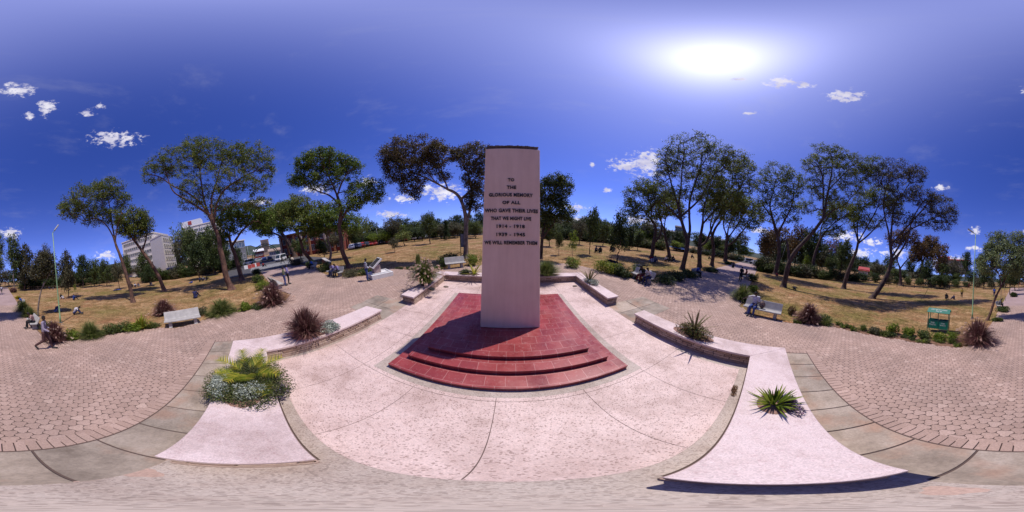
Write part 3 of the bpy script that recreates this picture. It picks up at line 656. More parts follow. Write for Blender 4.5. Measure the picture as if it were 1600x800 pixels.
 ('tree', 'thick dark tree leaning right with high forked limbs in the middle of the right lawn', (1318, 451), [(1321, 438), (1326, 422), (1333, 405), (1338, 392), (1341, 378)], [[(1341, 378), (1340, 362), (1341, 346), (1350, 325)], [(1341, 380), (1354, 370), (1366, 358), (1378, 344), (1392, 328)], [(1341, 362), (1334, 345), (1340, 322)], [(1366, 358), (1366, 335), (1374, 312)]],
  [(1352, 312, 20, 16), (1378, 308, 26, 20), (1340, 325, 14, 16), (1396, 325, 16, 14), (1362, 345, 24, 12), (1338, 350, 14, 12)], JAC, BARKD, .22, 300, 4600, 31),
 ('tree', 'thick slanting trunk with a wide purple tinged crown, nearest tree on the right lawn', (1363, 466), [(1371, 455), (1379, 443), (1386, 430), (1391, 416), (1393, 402), (1391, 384)], [[(1391, 384), (1388, 362), (1383, 342), (1380, 318), (1386, 292), (1394, 272)], [(1392, 400), (1404, 386), (1412, 370), (1424, 357), (1442, 348), (1462, 338), (1480, 330)], [(1393, 410), (1406, 394), (1418, 372), (1424, 345), (1440, 318)], [(1383, 342), (1398, 320), (1412, 300), (1424, 280)], [(1424, 357), (1440, 330), (1456, 308)]],
  [(1400, 262, 34, 16), (1432, 272, 20, 22), (1385, 285, 20, 18), (1440, 312, 30, 14), (1466, 322, 30, 20), (1485, 338, 16, 18), (1415, 300, 26, 14), (1362, 268, 14, 12), (1470, 350, 24, 8), (1405, 340, 24, 12), (1440, 345, 24, 10), (1390, 318, 18, 12)], GREYLEAF, BARKD, .26, 620, 9800, 32),
 ('tree', 'small tree with a V fork behind the thick slanting trunk', (1407, 446), [(1407, 432), (1406, 418)], [[(1406, 418), (1402, 404), (1410, 388), (1416, 372)], [(1406, 420), (1416, 408), (1428, 400), (1440, 395)], [(1402, 404), (1396, 392), (1392, 380)]],
  [(1400, 372, 16, 14), (1420, 370, 16, 16), (1440, 388, 12, 10)], AUTLEAF, BARKD, .17, 180, 2600, 33),
 ('tree', 'autumn tinted tree with a curving stem at the back of the right lawn', (1435, 443), [(1438, 430), (1440, 418), (1442, 408)], [[(1442, 408), (1448, 396), (1452, 385)], [(1442, 410), (1434, 398), (1428, 390)]],
  [(1446, 390, 22, 16), (1432, 398, 14, 12), (1455, 378, 14, 10)], AUTLEAF, BARKD, .2, 160, 3800, 34),
 ('tree', 'big leafy grey green tree with slanting reddish trunk by the back path', (1543, 500), [(1548, 488), (1552, 475), (1557, 462), (1563, 450), (1569, 440)], [[(1569, 440), (1576, 425), (1582, 408)], [(1563, 450), (1562, 435), (1556, 420)], [(1569, 440), (1568, 418), (1566, 398)]],
  [(1572, 405, 30, 26), (1560, 378, 18, 18), (1590, 382, 16, 22), (1545, 412, 18, 18), (1592, 415, 14, 18), (1548, 392, 12, 14)], PALELEAF, BARKR, .12, 320, 11500, 35),
 ('tree', 'thin grey stemmed tree on the lawn beside the bench with the seated person in pink', (59, 493), [(60, 478), (62, 464), (65, 452), (69, 440)], [[(65, 452), (72, 438), (78, 425)], [(69, 440), (64, 425), (62, 412)]],
  [(70, 412, 16, 18), (60, 425, 12, 12), (80, 422, 10, 12)], GREYLEAF, BARKG, .085, 160, 3600, 36),
]
for (nm, lab, base, trunk, limbs, crown, mat, bark, r0, na, nl, sd) in TREES:
    d = math.hypot(*G(*base)[:2])
    tree(nm, lab, base, trunk, limbs, crown, mat, bark, r0 * 1.2 * max(1., d / 17), int(na * (2.3 if base[0] > 1000 else 1.9)), int(nl * (2.3 if base[0] > 1000 else 2.4)), leaf=max(.13, (.0096 if base[0] > 1000 else .0105) * d), seed=sd, spread=(.0082 if base[0] > 1000 else .0095) * d + .03, tw=.007 + .0006 * d, group=None)
# ---- prototypes for the trees round the park edge; copies share their meshes
def proto_tree(name, mat, bark, H_=6., cw=2.6, ch=2.2, th=2.2, n=130, nl=2600, leaf=.3, seed=1, shape='round', r0=.13, spread=.32):
    rg = np.random.default_rng(seed); P = [np.array([0, 0, -.2])]
    for i in range(8): P.append(np.array([rg.normal(0, .05) * i, rg.normal(0, .05) * i, th * 1.25 * i / 7]))
    P = np.array(P); par = np.arange(-1, len(P) - 1); rr = np.linspace(r0 * 1.3, r0 * .6, len(P))
    k = 9; A = []
    for c in range(k):
        f = c / k; an = c * 2.4; 
        if shape == 'round': rc = cw * .55 * math.sin(math.pi * (.25 + .6 * f)); zc_ = H_ - ch * 2 + ch * 2 * (.2 + .68 * f); er = cw * .5
        elif shape == 'cone': rc = cw * .5 * (1 - f) ; zc_ = th * .7 + (H_ - th * .7) * f * .9; er = cw * (.55 - .35 * f)
        elif shape == 'flat': rc = cw * .7 * math.sqrt((c + .5) / k); zc_ = H_ - ch * .5 - .35 * ch * f; er = cw * .38
        m = n // k; q = rg.normal(0, 1, (m, 3)); q /= np.linalg.norm(q, axis=1)[:, None]; q *= rg.uniform(.2, 1, (m, 1)) ** .5
        A.append(np.array([rc * math.cos(an), rc * math.sin(an), zc_]) + q * [er, er, er * (.75 if shape != 'flat' else .35)])
    P2, par2, n0 = grow(P, par, rr, np.concatenate(A), .2, seed); b, r = limb_mesh(P2, par2, n0, rr, .014)
    o = thing(name, 'x', 'tree'); b.build('trunk', bark, o, smooth=True)
    tips = np.array([i for i in range(n0, len(P2)) if r[i] < .05]); C = P2[rg.choice(tips, nl)] + rg.normal(0, spread, (nl, 3)) * [1, 1, .8]
    link('crown', quads_mesh('crown', leaf_quads(C, rg, leaf, .55), mat), o); return o
PR = {
 'dark': proto_tree('tree', DKLEAF, BARKD, 6, 2.6, 2.3, 1.6, seed=41, nl=4200), 'dark2': proto_tree('tree', DKLEAF, BARKD, 6, 2.2, 2.4, 1.8, seed=42, nl=3800),
 'mid': proto_tree('tree', MIDLEAF, BARKD, 6, 2.5, 2.2, 1.9, seed=43, nl=3600), 'mid2': proto_tree('tree', MIDLEAF, BARKG, 6, 2.1, 2.0, 2.3, seed=44, nl=3000, spread=.3),
 'olive': proto_tree('tree', GREYLEAF, BARKD, 6, 2.8, 2.1, 2.0, seed=45, nl=3200), 'autumn': proto_tree('tree', AUTLEAF, BARKD, 6, 2.3, 2.2, 1.8, seed=46, nl=3000),
 'bright': proto_tree('tree', BRTLEAF, BARKG, 6, 2.4, 2.3, 1.8, seed=47, nl=3000), 'ball': proto_tree('tree', BRTLEAF, BARKD, 6, 3.0, 2.2, 1.9, seed=48, nl=5200),
 'cone': proto_tree('tree', DKLEAF, BARKD, 6, 1.7, 2.5, 1.2, seed=49, nl=3800, shape='cone'), 'cedar': proto_tree('tree', GREYLEAF, BARKR, 6, 2.3, 2.6, 1.2, seed=50, nl=4800, spread=.28),
 'sapling': proto_tree('tree', BRTLEAF, BARKG, 6, 2.2, 2.3, 2.2, n=70, nl=900, seed=51, leaf=.34, r0=.07, spread=.25), 'umbrella': proto_tree('tree', GREYLEAF, BARKD, 6, 4.2, 1.6, 3.2, seed=52, nl=3000, shape='flat'),
 'airy': proto_tree('tree', JAC, BARKD, 6, 3.0, 2.0, 2.6, seed=53, nl=2000), 'pink': proto_tree('tree', leafmat('mauve_blossom', [(0, (.05, .05, .03)), (.6, (.12, .08, .1)), (1, (.3, .16, .27))], .3), BARKD, 6, 2.6, 2.2, 1.8, seed=54, nl=3200)}
USED = set()
def put_tree(kind, u, v, vtop, hw, label, group=None, dist=None):
    """foot at pixel (u, v), crown top at row vtop, half width hw pixels; dist: on the ground plane that far off instead"""
    if dist is None: g = G(u, v)
    else:
        w = D(u, 400); q = w[:2] / np.linalg.norm(w[:2]) * dist; g = Vector((q[0], q[1], float(gz(q[0], q[1]))))
    d = math.hypot(g[0], g[1]); top = at(u, vtop, d, (g[0] / d, g[1] / d)); hgt = max(1., top[2] - g[2])
    wid = hw * d * .225 * math.pi / 180; pc = PR[kind]; bw = {'umbrella': 4.0, 'cone': 1.75, 'flat': 4.}.get(kind, 2.9)
    sc = (wid / bw, wid / bw, hgt / 6.1)
    if kind in USED: o = dup(pc, g, random.uniform(0, 6.28), sc)
    else: USED.add(kind); o = pc; o.location = g; o.scale = sc; o.rotation_euler = (0, 0, random.uniform(0, 6.28))
    o['label'] = label
    if group: o['group'] = group
    elif 'group' in o: del o['group']
    return o
def dirp_(u, d):
    w = D(u, 400); q = w[:2] / np.linalg.norm(w[:2]) * d; return (q[0], q[1])
B = 'tree belt beyond the park'
BL = 'leafy tree in the continuous belt of trees beyond the far edge of the park'
for a in [
 ('mid2', 22, 455, 364, 17, 'tall pale green tree overhanging the left side of the back path'), ('cedar', 39, 454, 379, 21, 'wide dome shaped dark cedar left of the left lamp post'),
 ('olive', 74, 447, 382, 14, 'grey green tree partly hidden by the left lamp post'), ('cedar', 108, 466, 388, 17, 'dark shaggy conifer with people sitting under it on the left lawn'),
 ('dark', 131, 450, 396, 14, 'dark green bushy tree left of the leaning pair on the left lawn'), ('mid', 148, 448, 403, 14, 'mid green tree right of the dark bushy one at the back of the left lawn'),
 ('mid', 167, 448, 404, 12, 'small mid green tree framed by the leaning trunk at left'), ('olive', 187, 452, 406, 11, 'slim olive tree immediately left of the leaning trunk at left'),
 ('sapling', 118, 459, 441, 4, 'tiny bright sapling on the left lawn behind the seated pair'), ('dark2', 236, 447, 408, 11, 'dark young tree shading a sitter between the two leaning trunks'),
 ('cone', 264, 424, 384, 6, 'dark columnar cypress against the office block corner'), ('cone', 281, 424, 372, 7, 'taller dark cypress right of the office block windows'),
 ('dark', 313, 437, 374, 21, 'dense dark tree shading a sitting group left of the biggest tree'), ('airy', 296, 427, 349, 23, 'airy tree in front of the tall white building'),
 ('dark2', 336, 430, 386, 15, 'dark tree close behind the trunk of the biggest left tree'), ('olive', 232, 424, 392, 14, 'olive tree in front of the office block ground floor'),
 ('dark', 507, 405, 372, 15, 'round almost black tree right of the red building'), ('mid', 556, 386, 352, 13, 'mid green tree first in the row behind the parked cars'),
 ('airy', 570, 387, 334, 16, 'thin crowned dark tree standing over the parked cars'), ('bright', 585, 383, 364, 13, 'bright green bushy tree behind the parked cars'),
 ('bright', 602, 381, 362, 14, 'bright green round tree right of the slim grey lamp post'), ('olive', 616, 379, 338, 18, 'tall olive tree with a domed crown behind the front lawn'),
 ('olive', 617, 394, 371, 9, 'small flat topped tree alone on the front lawn'), ('airy', 632, 384, 360, 15, 'umbrella shaped thorn tree behind the small flat topped one'),
 ('dark', 648, 377, 356, 12, 'dark bushy tree behind the umbrella shaped thorn tree'), ('dark2', 660, 376, 358, 9, 'narrow dark tree right of the umbrella shaped thorn tree'),
 ('mid', 672, 381, 331, 15, 'upright green tree alone at the far side of the front lawn'), ('olive', 690, 373, 350, 15, 'grey green tree right of the upright green tree on the front lawn'),
 ('olive', 708, 372, 347, 15, 'grey green tree left of the grey information board'), ('mid', 743, 372, 346, 15, 'green tree between the information board and the obelisk'),
 ('cone', 698, 375, 340, 6, 'slim pointed tree rising above the grey green row left of the information board'), ('mid', 858, 385, 350, 14, 'mid green tree low behind the slender tree at the obelisk'),
 ('mid2', 873, 398, 362, 9, 'small tree with a stone at its foot right of the obelisk'), ('sapling', 894, 403, 357, 12, 'bright young forked tree on the front lawn right of the obelisk'),
 ('mid', 921, 397, 322, 14, 'tall narrow mid green tree on the front lawn right of the obelisk'), ('olive', 905, 382, 344, 14, 'olive tree behind the bright young forked tree'),
 ('mid', 942, 384, 345, 13, 'leafy tree between the tall narrow tree and the dark round headed tree'), ('dark', 964, 408, 330, 19, 'dark round headed tree with a straight trunk on the front lawn'),
 ('cone', 983, 390, 350, 8, 'slim grey conifer right of the dark round headed tree'), ('dark2', 996, 391, 360, 10, 'dark bush like tree before the crooked forked tree'),
 ('olive', 1016, 386, 341, 20, 'domed olive tree far behind the crooked forked tree'), ('ball', 1056, 392, 376, 10, 'clipped round tree behind the double trunked tree'),
 ('ball', 1108, 398, 376, 12, 'clipped bright round tree in front of the pink building'), ('ball', 1132, 400, 380, 11, 'clipped darker round tree right of the pink building'),
 ('ball', 1162, 403, 383, 14, 'clipped bright round tree nearest the end of the right path'), ('olive', 1153, 402, 360, 16, 'layered olive tree behind the clipped round tree at the end of the right path'),
 ('dark', 1194, 412, 368, 16, 'dark tree at the right corner of the right path end'), ('autumn', 1210, 415, 349, 25, 'broad brownish tree behind the right lawn next to the path end'),
 ('dark2', 1228, 420, 372, 18, 'dark leafy tree behind the twisting trunk'), ('autumn', 1240, 424, 347, 25, 'broad brownish tree behind the twisting tree'),
 ('dark', 1256, 427, 372, 20, 'dense dark tree right of the twisting trunk'), ('bright', 1258, 430, 397, 9, 'small bright tree in front of the dense dark tree at right'),
 ('pink', 1296, 426, 371, 22, 'tree with mauve blossom behind the right lawn'), ('dark', 1280, 427, 378, 18, 'dense dark tree left of the mauve blossoming tree'),
 ('dark2', 1312, 426, 382, 18, 'dense dark tree right of the mauve blossoming tree'), ('mid2', 1291, 430, 401, 9, 'small lit tree below the mauve blossoming tree'),
 ('mid', 1328, 427, 395, 11, 'green tree left of the small red roofed house'), ('dark2', 1366, 430, 404, 9, 'small dark tree right of the red roofed house'),
 ('sapling', 1358, 438, 422, 6, 'low bushy sapling in front of the red roofed house'), ('mid', 1388, 433, 398, 14, 'green tree behind the thick slanting trunk'),
 ('autumn', 1466, 446, 376, 18, 'yellowing tree left of the right lamp post'), ('olive', 1489, 441, 402, 12, 'olive tree below the distant hillside houses'),
 ('dark', 1508, 441, 391, 11, 'dark tree just left of the right lamp post'), ('dark2', 1530, 443, 396, 15, 'dark tree between the right lamp post and the big leafy tree'),
 ('sapling', 1506, 447, 438, 3, 'tiny bright sapling in the middle of the far right lawn'), ('mid', 1578, 461, 402, 15, 'green tree with dark forked stem along the back path'),
 ('mid2', 1592, 452, 400, 12, 'green tree farthest along the right side of the back path'), ('airy', 560, 384, 362, 14, 'thin tree behind the first parked cars'),
 ('dark', 1346, 426, 399, 14, 'dark tree behind the red roofed house'), ('dark2', 1420, 436, 402, 12, 'dark tree low behind the autumn tinted tree')]: put_tree(*a)
for a in [('mid', 301, 0, 354, 18, 'tall leafy tree hiding the left part of the tall white building', None, 46), ('dark2', 322, 0, 358, 16, 'tall dark tree hiding the middle of the tall white building', None, 45), ('autumn', 1196, 0, 352, 22, 'brownish tree beside the end of the right path', None, 48), ('dark', 1268, 0, 352, 22, 'tall dark tree behind the mauve blossoming tree', None, 56), ('mid', 1318, 0, 372, 18, 'green tree right of the mauve blossoming tree', None, 55), ('olive', 284, 0, 366, 14, 'olive tree between the cypress pair and the tall white building', None, 50), ('mid', 331, 0, 352, 20, 'tall green tree behind the trunk of the biggest left tree', None, 40), ('dark', 350, 0, 372, 14, 'dark tree before the low glass fronted building', None, 42),
          ('dark2', 371, 0, 384, 10, 'small dark tree at the right end of the low glass fronted building', None, 46), ('mid', 222, 0, 392, 14, 'green tree before the lower floors of the long office wing', None, 46), ('mid2', 196, 0, 396, 10, 'slim pale tree at the left end of the long office wing', None, 48),
          ('mid', 1478, 0, 411, 13, 'green tree below the brown roofed hillside house', None, 62), ('olive', 1497, 0, 414, 12, 'low olive tree before the long pale hillside building', None, 66), ('dark', 1450, 0, 405, 14, 'dark tree between the autumn tinted and the yellowing tree', None, 60),
          ('mid', 470, 0, 372, 16, 'green tree before the left half of the red building', None, 40), ('olive', 528, 0, 362, 16, 'olive tree before the right end of the red building', None, 42)]: put_tree(*a)
rnd = random.Random(11)
for k in range(96):
    u = (k * 1600 / 96 + rnd.uniform(-6, 6)) % 1600
    if 385 < u < 445 or 1166 < u < 1186: continue
    hz_ = 400 + 47 * math.cos(rad((u / 1600) * 360))
    low = 6 if (185 < u < 300 or 1090 < u < 1130 or 1455 < u < 1500) else 0
    dst = rnd.uniform(62, 95) if 150 < u < 1450 else rnd.uniform(48, 75)
    put_tree(rnd.choice(['dark', 'dark2', 'mid', 'olive', 'mid2', 'dark']), u, 0, hz_ - rnd.uniform(12, 25) + low - (6 if u > 1500 or u < 120 else 0), rnd.uniform(12, 19), BL, B, dst)
BUSH2 = [proto_tree('bush', m_, BARKD, 2.4, 1.6, 1.2, .25, n=100, nl=2200, leaf=.25, seed=61 + k, r0=.06, spread=.28) for k, m_ in enumerate((MIDLEAF, GREYLEAF))]
for o in BUSH2: tag(o, 'leafy bush in the broken row closing the far side of the lawns', 'bush', 'bushes along the far side of the lawns'); o.location = (*dirp_(1300 + 40 * BUSH2.index(o), 52), 0)
BUSH = proto_tree('bush', DKLEAF, BARKD, 2.6, 1.7, 1.25, .25, n=110, nl=2600, leaf=.24, seed=60, r0=.06, spread=.26)
tag(BUSH, 'leafy bush in the broken row closing the far side of the lawns', 'bush', 'bushes along the far side of the lawns'); first = True
for (u0, u1, d0_, d1_, n_) in ((556, 752, 52, 62, 22), (846, 1035, 48, 52, 22), (1050, 1160, 62, 66, 9), (1184, 1345, 38, 52, 19), (1345, 1575, 54, 62, 13), (30, 180, 50, 58, 16), (215, 372, 44, 48, 16)):
    for k in range(n_):
        u = u0 + (u1 - u0) * (k + .5) / n_ + rnd.uniform(-2, 2); dd = d0_ + (d1_ - d0_) * k / n_ + rnd.uniform(-1.5, 1.5); w = D(u, 400); q = w[:2] / np.linalg.norm(w[:2]) * dd
        g = (q[0], q[1], float(gz(q[0], q[1]))); sc = rnd.uniform(.9, 1.35)
        if first: BUSH.location = g; BUSH.scale = (sc,) * 3; first = False
        else: dup(rnd.choice([BUSH, BUSH, BUSH2[0], BUSH2[1]]), g, rnd.uniform(0, 6.28), (sc * rnd.uniform(.9, 1.3), sc * 1.1, sc * rnd.uniform(.8, 1.3)))
for k in range(46):
    u = (560 + k * 10 if k < 46 else 0) + rnd.uniform(-4, 4); hz_ = 400 + 47 * math.cos(rad((u / 1600) * 360))
    if 745 < u < 850: continue
    put_tree(rnd.choice(['dark', 'mid', 'olive', 'mid2', 'bright', 'mid']), u, 0, hz_ - rnd.uniform(2, 14), rnd.uniform(9, 14), BL, B, rnd.uniform(50, 60))
for k_ in PR:
    if k_ not in USED:
        o = PR[k_]
        for c in list(o.children): bpy.data.objects.remove(c)
        bpy.data.objects.remove(o)

# ================================================================== PLANTS
def strips(name, base, tip, ctrl, w, mats, mi=None, seg=4):
    """curved blades from base to tip through ctrl (quadratic), all (n, 3); w (n,)"""
    n = len(base); t = np.linspace(0, 1, seg + 1)[None, :, None]
    C = (1 - t) ** 2 * base[:, None] + 2 * t * (1 - t) * ctrl[:, None] + t * t * tip[:, None]
    dv = tip - base; side = np.stack([-dv[:, 1], dv[:, 0], np.zeros(n)], 1) + RNG.normal(0, .02, (n, 3)); side /= np.linalg.norm(side, axis=1)[:, None] + 1e-9
    ww = w[:, None, None] * (np.array([.7, 1, .85, .55, .08]) if seg == 4 else np.linspace(1, .1, seg + 1))[None, :, None] * .5
    Vv = np.stack([C - side[:, None] * ww, C + side[:, None] * ww], 2).reshape(n * (seg + 1) * 2, 3)
    o = (np.arange(n) * (seg + 1) * 2)[:, None, None]; s = (np.arange(seg) * 2)[None, :, None]; F = (o + s + np.array([0, 1, 3, 2])[None, None]).reshape(-1)
    me = bpy.data.meshes.new(name); me.vertices.add(len(Vv)); me.vertices.foreach_set('co', Vv.astype(np.float32).ravel())
    me.loops.add(len(F)); me.loops.foreach_set('vertex_index', F.astype(np.int32)); me.polygons.add(n * seg); me.polygons.foreach_set('loop_start', np.arange(0, n * seg * 4, 4, dtype=np.int32))
    for m in (mats if isinstance(mats, list) else [mats]): me.materials.append(m)
    me.update(calc_edges=True); return me
def grass_clump(name, label, loc, r, h, mat, n=500, w=.03, droop=.5, plume=None, cat='grass clump', group=None, part='blades', elev=(25, 88)):
    rg = np.random.default_rng(int(abs(loc[0] * 91 + loc[1] * 37)) + n); an = rg.uniform(0, 6.283, n); ev = np.radians(rg.uniform(*elev, n)); L = h * rg.uniform(.65, 1.12, n)
    b0 = rg.uniform(0, .28, n) * r; dx = np.cos(an); dy = np.sin(an)
    base = np.stack([dx * b0, dy * b0, np.zeros(n) - .02], 1); out = np.cos(ev) * L * (r / h if h else 1) * 1.1
    ctrl = base + np.stack([dx * out * .45, dy * out * .45, np.sin(ev) * L * .85], 1)
    tip = base + np.stack([dx * out * 1.15, dy * out * 1.15, np.sin(ev) * L * (1 - droop * np.cos(ev))], 1) + rg.normal(0, .04 * h, (n, 3)); tip[:, 2] = np.maximum(tip[:, 2], .02)
    o = thing(name, label, cat, loc, group=group); link(part, strips(part, base, tip, ctrl, rg.uniform(.7, 1.2, n) * w, mat), o)
    if plume:
        k = rg.choice(n, plume[1], replace=False); P = tip[k]; q = []
        for t in range(26): q.append(P + (P - ctrl[k]) * (t * .012 - .1) + rg.normal(0, .012 * h, (len(k), 3)))
        C = np.concatenate(q); link('plumes', quads_mesh('plumes', leaf_quads(C, rg, .05 * h, .35), plume[0]), o)
    return o
def shrub(name, label, loc, rx, ry, h, mat, n=900, leaf=.07, cat='shrub', group=None, rz=0., bark=BARKD, lumps=6, aspect=.5, mat2=None):
    rg = np.random.default_rng(int(abs(loc[0] * 53 + loc[1] * 71)) + n); C = []
    per = n // lumps
    for k in range(lumps):
        a = k * 2.4 + rg.uniform(0, 1); q = .62 * math.sqrt((k + .4) / lumps); lr = rg.uniform(.34, .52)
        s = rg.normal(0, 1, (per, 3)); s /= np.linalg.norm(s, axis=1)[:, None]; s *= rg.uniform(.55, 1, (per, 1)); 
        hz_ = h * rg.uniform(.42, .62); C.append(np.stack([(q * math.cos(a) + s[:, 0] * lr) * rx, (q * math.sin(a) + s[:, 1] * lr) * ry, np.maximum(.01, hz_ * .75 + s[:, 2] * hz_ * .75)], 1))
    C = np.concatenate(C); o = thing(name, label, cat, loc, rz, group=group)
    mi = None; ms = mat
    if mat2: ms = [mat, mat2]; mi = (rg.uniform(0, 1, len(C)) < .45).astype(int)
    link('foliage', quads_mesh('foliage', leaf_quads(C, rg, leaf, aspect), ms, mi), o)
    b = MB()
    for k in range(9):
        t = C[rg.integers(len(C))] * .9; b.tube([(t[0] * .15, t[1] * .15, -.03), (t[0] * .5, t[1] * .5, t[2] * .6), tuple(t)], [.014, .009, .004], 4, caps=False)
    b.build('stems', bark, o); return o
def rosette(name, label, loc, n, L, w, mat, elev=(20, 85), cat='plant', group=None, droop=.25, stem=None):
    rg = np.random.default_rng(int(abs(loc[0] * 31 + loc[1] * 77)) + n); an = np.arange(n) * 2.4; ev = np.radians(rg.uniform(*elev, n)); l = L * rg.uniform(.7, 1.1, n)
    dx, dy = np.cos(an), np.sin(an); base = np.stack([dx * .04, dy * .04, np.zeros(n)], 1)
    ctrl = base + np.stack([dx * np.cos(ev) * l * .5, dy * np.cos(ev) * l * .5, np.sin(ev) * l * .62], 1)
    tip = base + np.stack([dx * np.cos(ev) * l, dy * np.cos(ev) * l, np.sin(ev) * l * (1 - droop * np.cos(ev))], 1)
    o = thing(name, label, cat, loc, group=group); link('leaves', strips('leaves', base, tip, ctrl, np.full(n, w), mat), o); return o
def cycad(name, label, loc, n, L, mat, cat='palm'):
    o = thing(name, label, cat, loc); rg = np.random.default_rng(n)
    bb = MB(); bs, ts, cs = [], [], []
    for k in range(n):
        an = k * 2.4; ev = rg.uniform(.3, .95); l = L * rg.uniform(.75, 1.1); P = []
        for i in range(12):
            t = i / 11; P.append(np.array([math.cos(an) * math.cos(ev) * l * t, math.sin(an) * math.cos(ev) * l * t, .05 + math.sin(ev) * l * t * (1 - .55 * t)]))
        bb.tube(P, np.linspace(.009, .003, 12), 4, caps=False)
        for i in range(2, 12):
            for q in range(2):
                tt = P[i] - P[i - 1]; tt /= np.linalg.norm(tt); base = P[i] - tt * q * l / 24
                for s in (-1, 1):
                    sd = np.cross(tt, [0, 0, 1]) * s; ll = L * .3 * math.sin(math.pi * (.12 + .8 * i / 12))
                    tip = base + sd * ll * .8 + tt * ll * .55 + [0, 0, .04]; bs.append(base); ts.append(tip); cs.append((base + tip) / 2 + [0, 0, .02])
    link('fronds', strips('fronds', np.array(bs), np.array(ts), np.array(cs), np.full(len(bs), .024), mat, seg=2), o); bb.build('frond_ribs', mat, o); return o
def PT(u, v): return G(u, v) + Vector((0, 0, -.01))
ONW = WH - .01
# on the seat walls
def W_(x, y): return (x, y, ONW)
grass_clump('purple_fountain_grass', 'dark purple fountain grass clump on the left front seat wall', W_(-4.62, 1.12), .62, 1.0, PURP, 1300, .022, .3, elev=(18, 88))
shrub('silver_bush', 'low silver cushion plant beside the purple grass on the left seat wall', W_(-4.55, 1.78), .5, .42, .3, SILVER, 2600, .055, lumps=9)
cycad('cycad_palm', 'yellow green palm fronds spreading in the planter on the front left wall', W_(-3.15, -.6), 10, .95, YELBL)
shrub('flowering_ground_cover', 'broad dark green ground cover with tiny violet flowers filling the front left planter', W_(-2.9, -.62), .98, .84, .36, DKLEAF, 30000, .036, lumps=18, mat2=leafmat('olive_brown_leaf', [(0, (.05, .045, .025)), (.5, (.1, .1, .045)), (1, (.17, .16, .07))], .3))
shrub('silver_ground_cover', 'pale silver patch trailing over the left edge of the front left planter', W_(-2.78, -1.05), .46, .3, .42, SILVER, 4200, .04, lumps=6)
shrub('silver_ground_cover', 'smaller silver patch in the middle of the front left planter', W_(-2.5, -.55), .36, .34, .4, SILVER, 2600, .04, lumps=5)
shrub('lavender_sprig', 'mauve flowering sprig at the floor side edge of the front left planter', W_(-2.5, -.12), .26, .24, .24, leafmat('mauve_leaf', [(0, (.05, .05, .04)), (.6, (.1, .09, .08)), (1, (.2, .17, .3))]), 900, .04, lumps=5)
shrub('trailing_shrub', 'rounded brown green shrub on the right front seat wall under the agave', W_(4.5, 1.62), .4, .74, .46, MIDLEAF, 3600, .045, lumps=10, mat2=AUTLEAF)
rosette('agave', 'dark spiky agave rising from the shrub on the right front seat wall', (4.55, 1.6, ONW + .2), 15, .85, .06, AGAVE, (25, 85))
rosette('aloe', 'small green aloe in a soil patch on the front right wall', W_(2.36, -.68), 64, .48, .04, BRTLEAF, (6, 82))
shrub('violet_flower_plant', 'small violet flowered plant at the foot of the aloe on the front right wall', W_(2.32, -.9), .4, .2, .16, leafmat('violet_leaf', [(0, (.04, .035, .03)), (.7, (.1, .07, .1)), (1, (.3, .12, .34))]), 700, .04, lumps=5)
grass_clump('fountain_grass', 'green fountain grass with pinkish plumes on the rear left seat wall', W_(-4.2, 7.15), .85, 1.35, GBLADE, 1300, .026, .45, (PINKPL, 190))
shrub('dark_cushion_shrub', 'dark rounded cushion shrub on the rear wall left of the obelisk', W_(-2.62, 9.24), .46, .36, .36, DKLEAF, 1900, .05, lumps=7)
rosette('variegated_agave', 'yellow striped agave on the rear wall beside the dark cushion shrub', W_(-2.05, 9.3), 26, .95, .07, YELBL, (15, 80))
grass_clump('soft_grass', 'soft green grass clump on the rear wall right of the obelisk', W_(2.3, 9.25), .9, .95, GBLADE, 1600, .02, .35)
rosette('agave', 'reddish agave on the rear right seat wall above the silver cushion', W_(4.42, 7.75), 24, 1.1, .055, AGAVE, (22, 85))
shrub('silver_bush', 'silver cushion plant on the rear right seat wall', W_(4.42, 7.5), .44, .62, .28, SILVER, 2200, .05, lumps=8)
shrub('weed', 'dry brown weed in the floor joint by the front right wall', (2.98, -.04, .02), .26, .07, .06, leafmat('dry_weed', [(0, (.1, .05, .03)), (1, (.22, .13, .08))]), 260, .035, lumps=5)
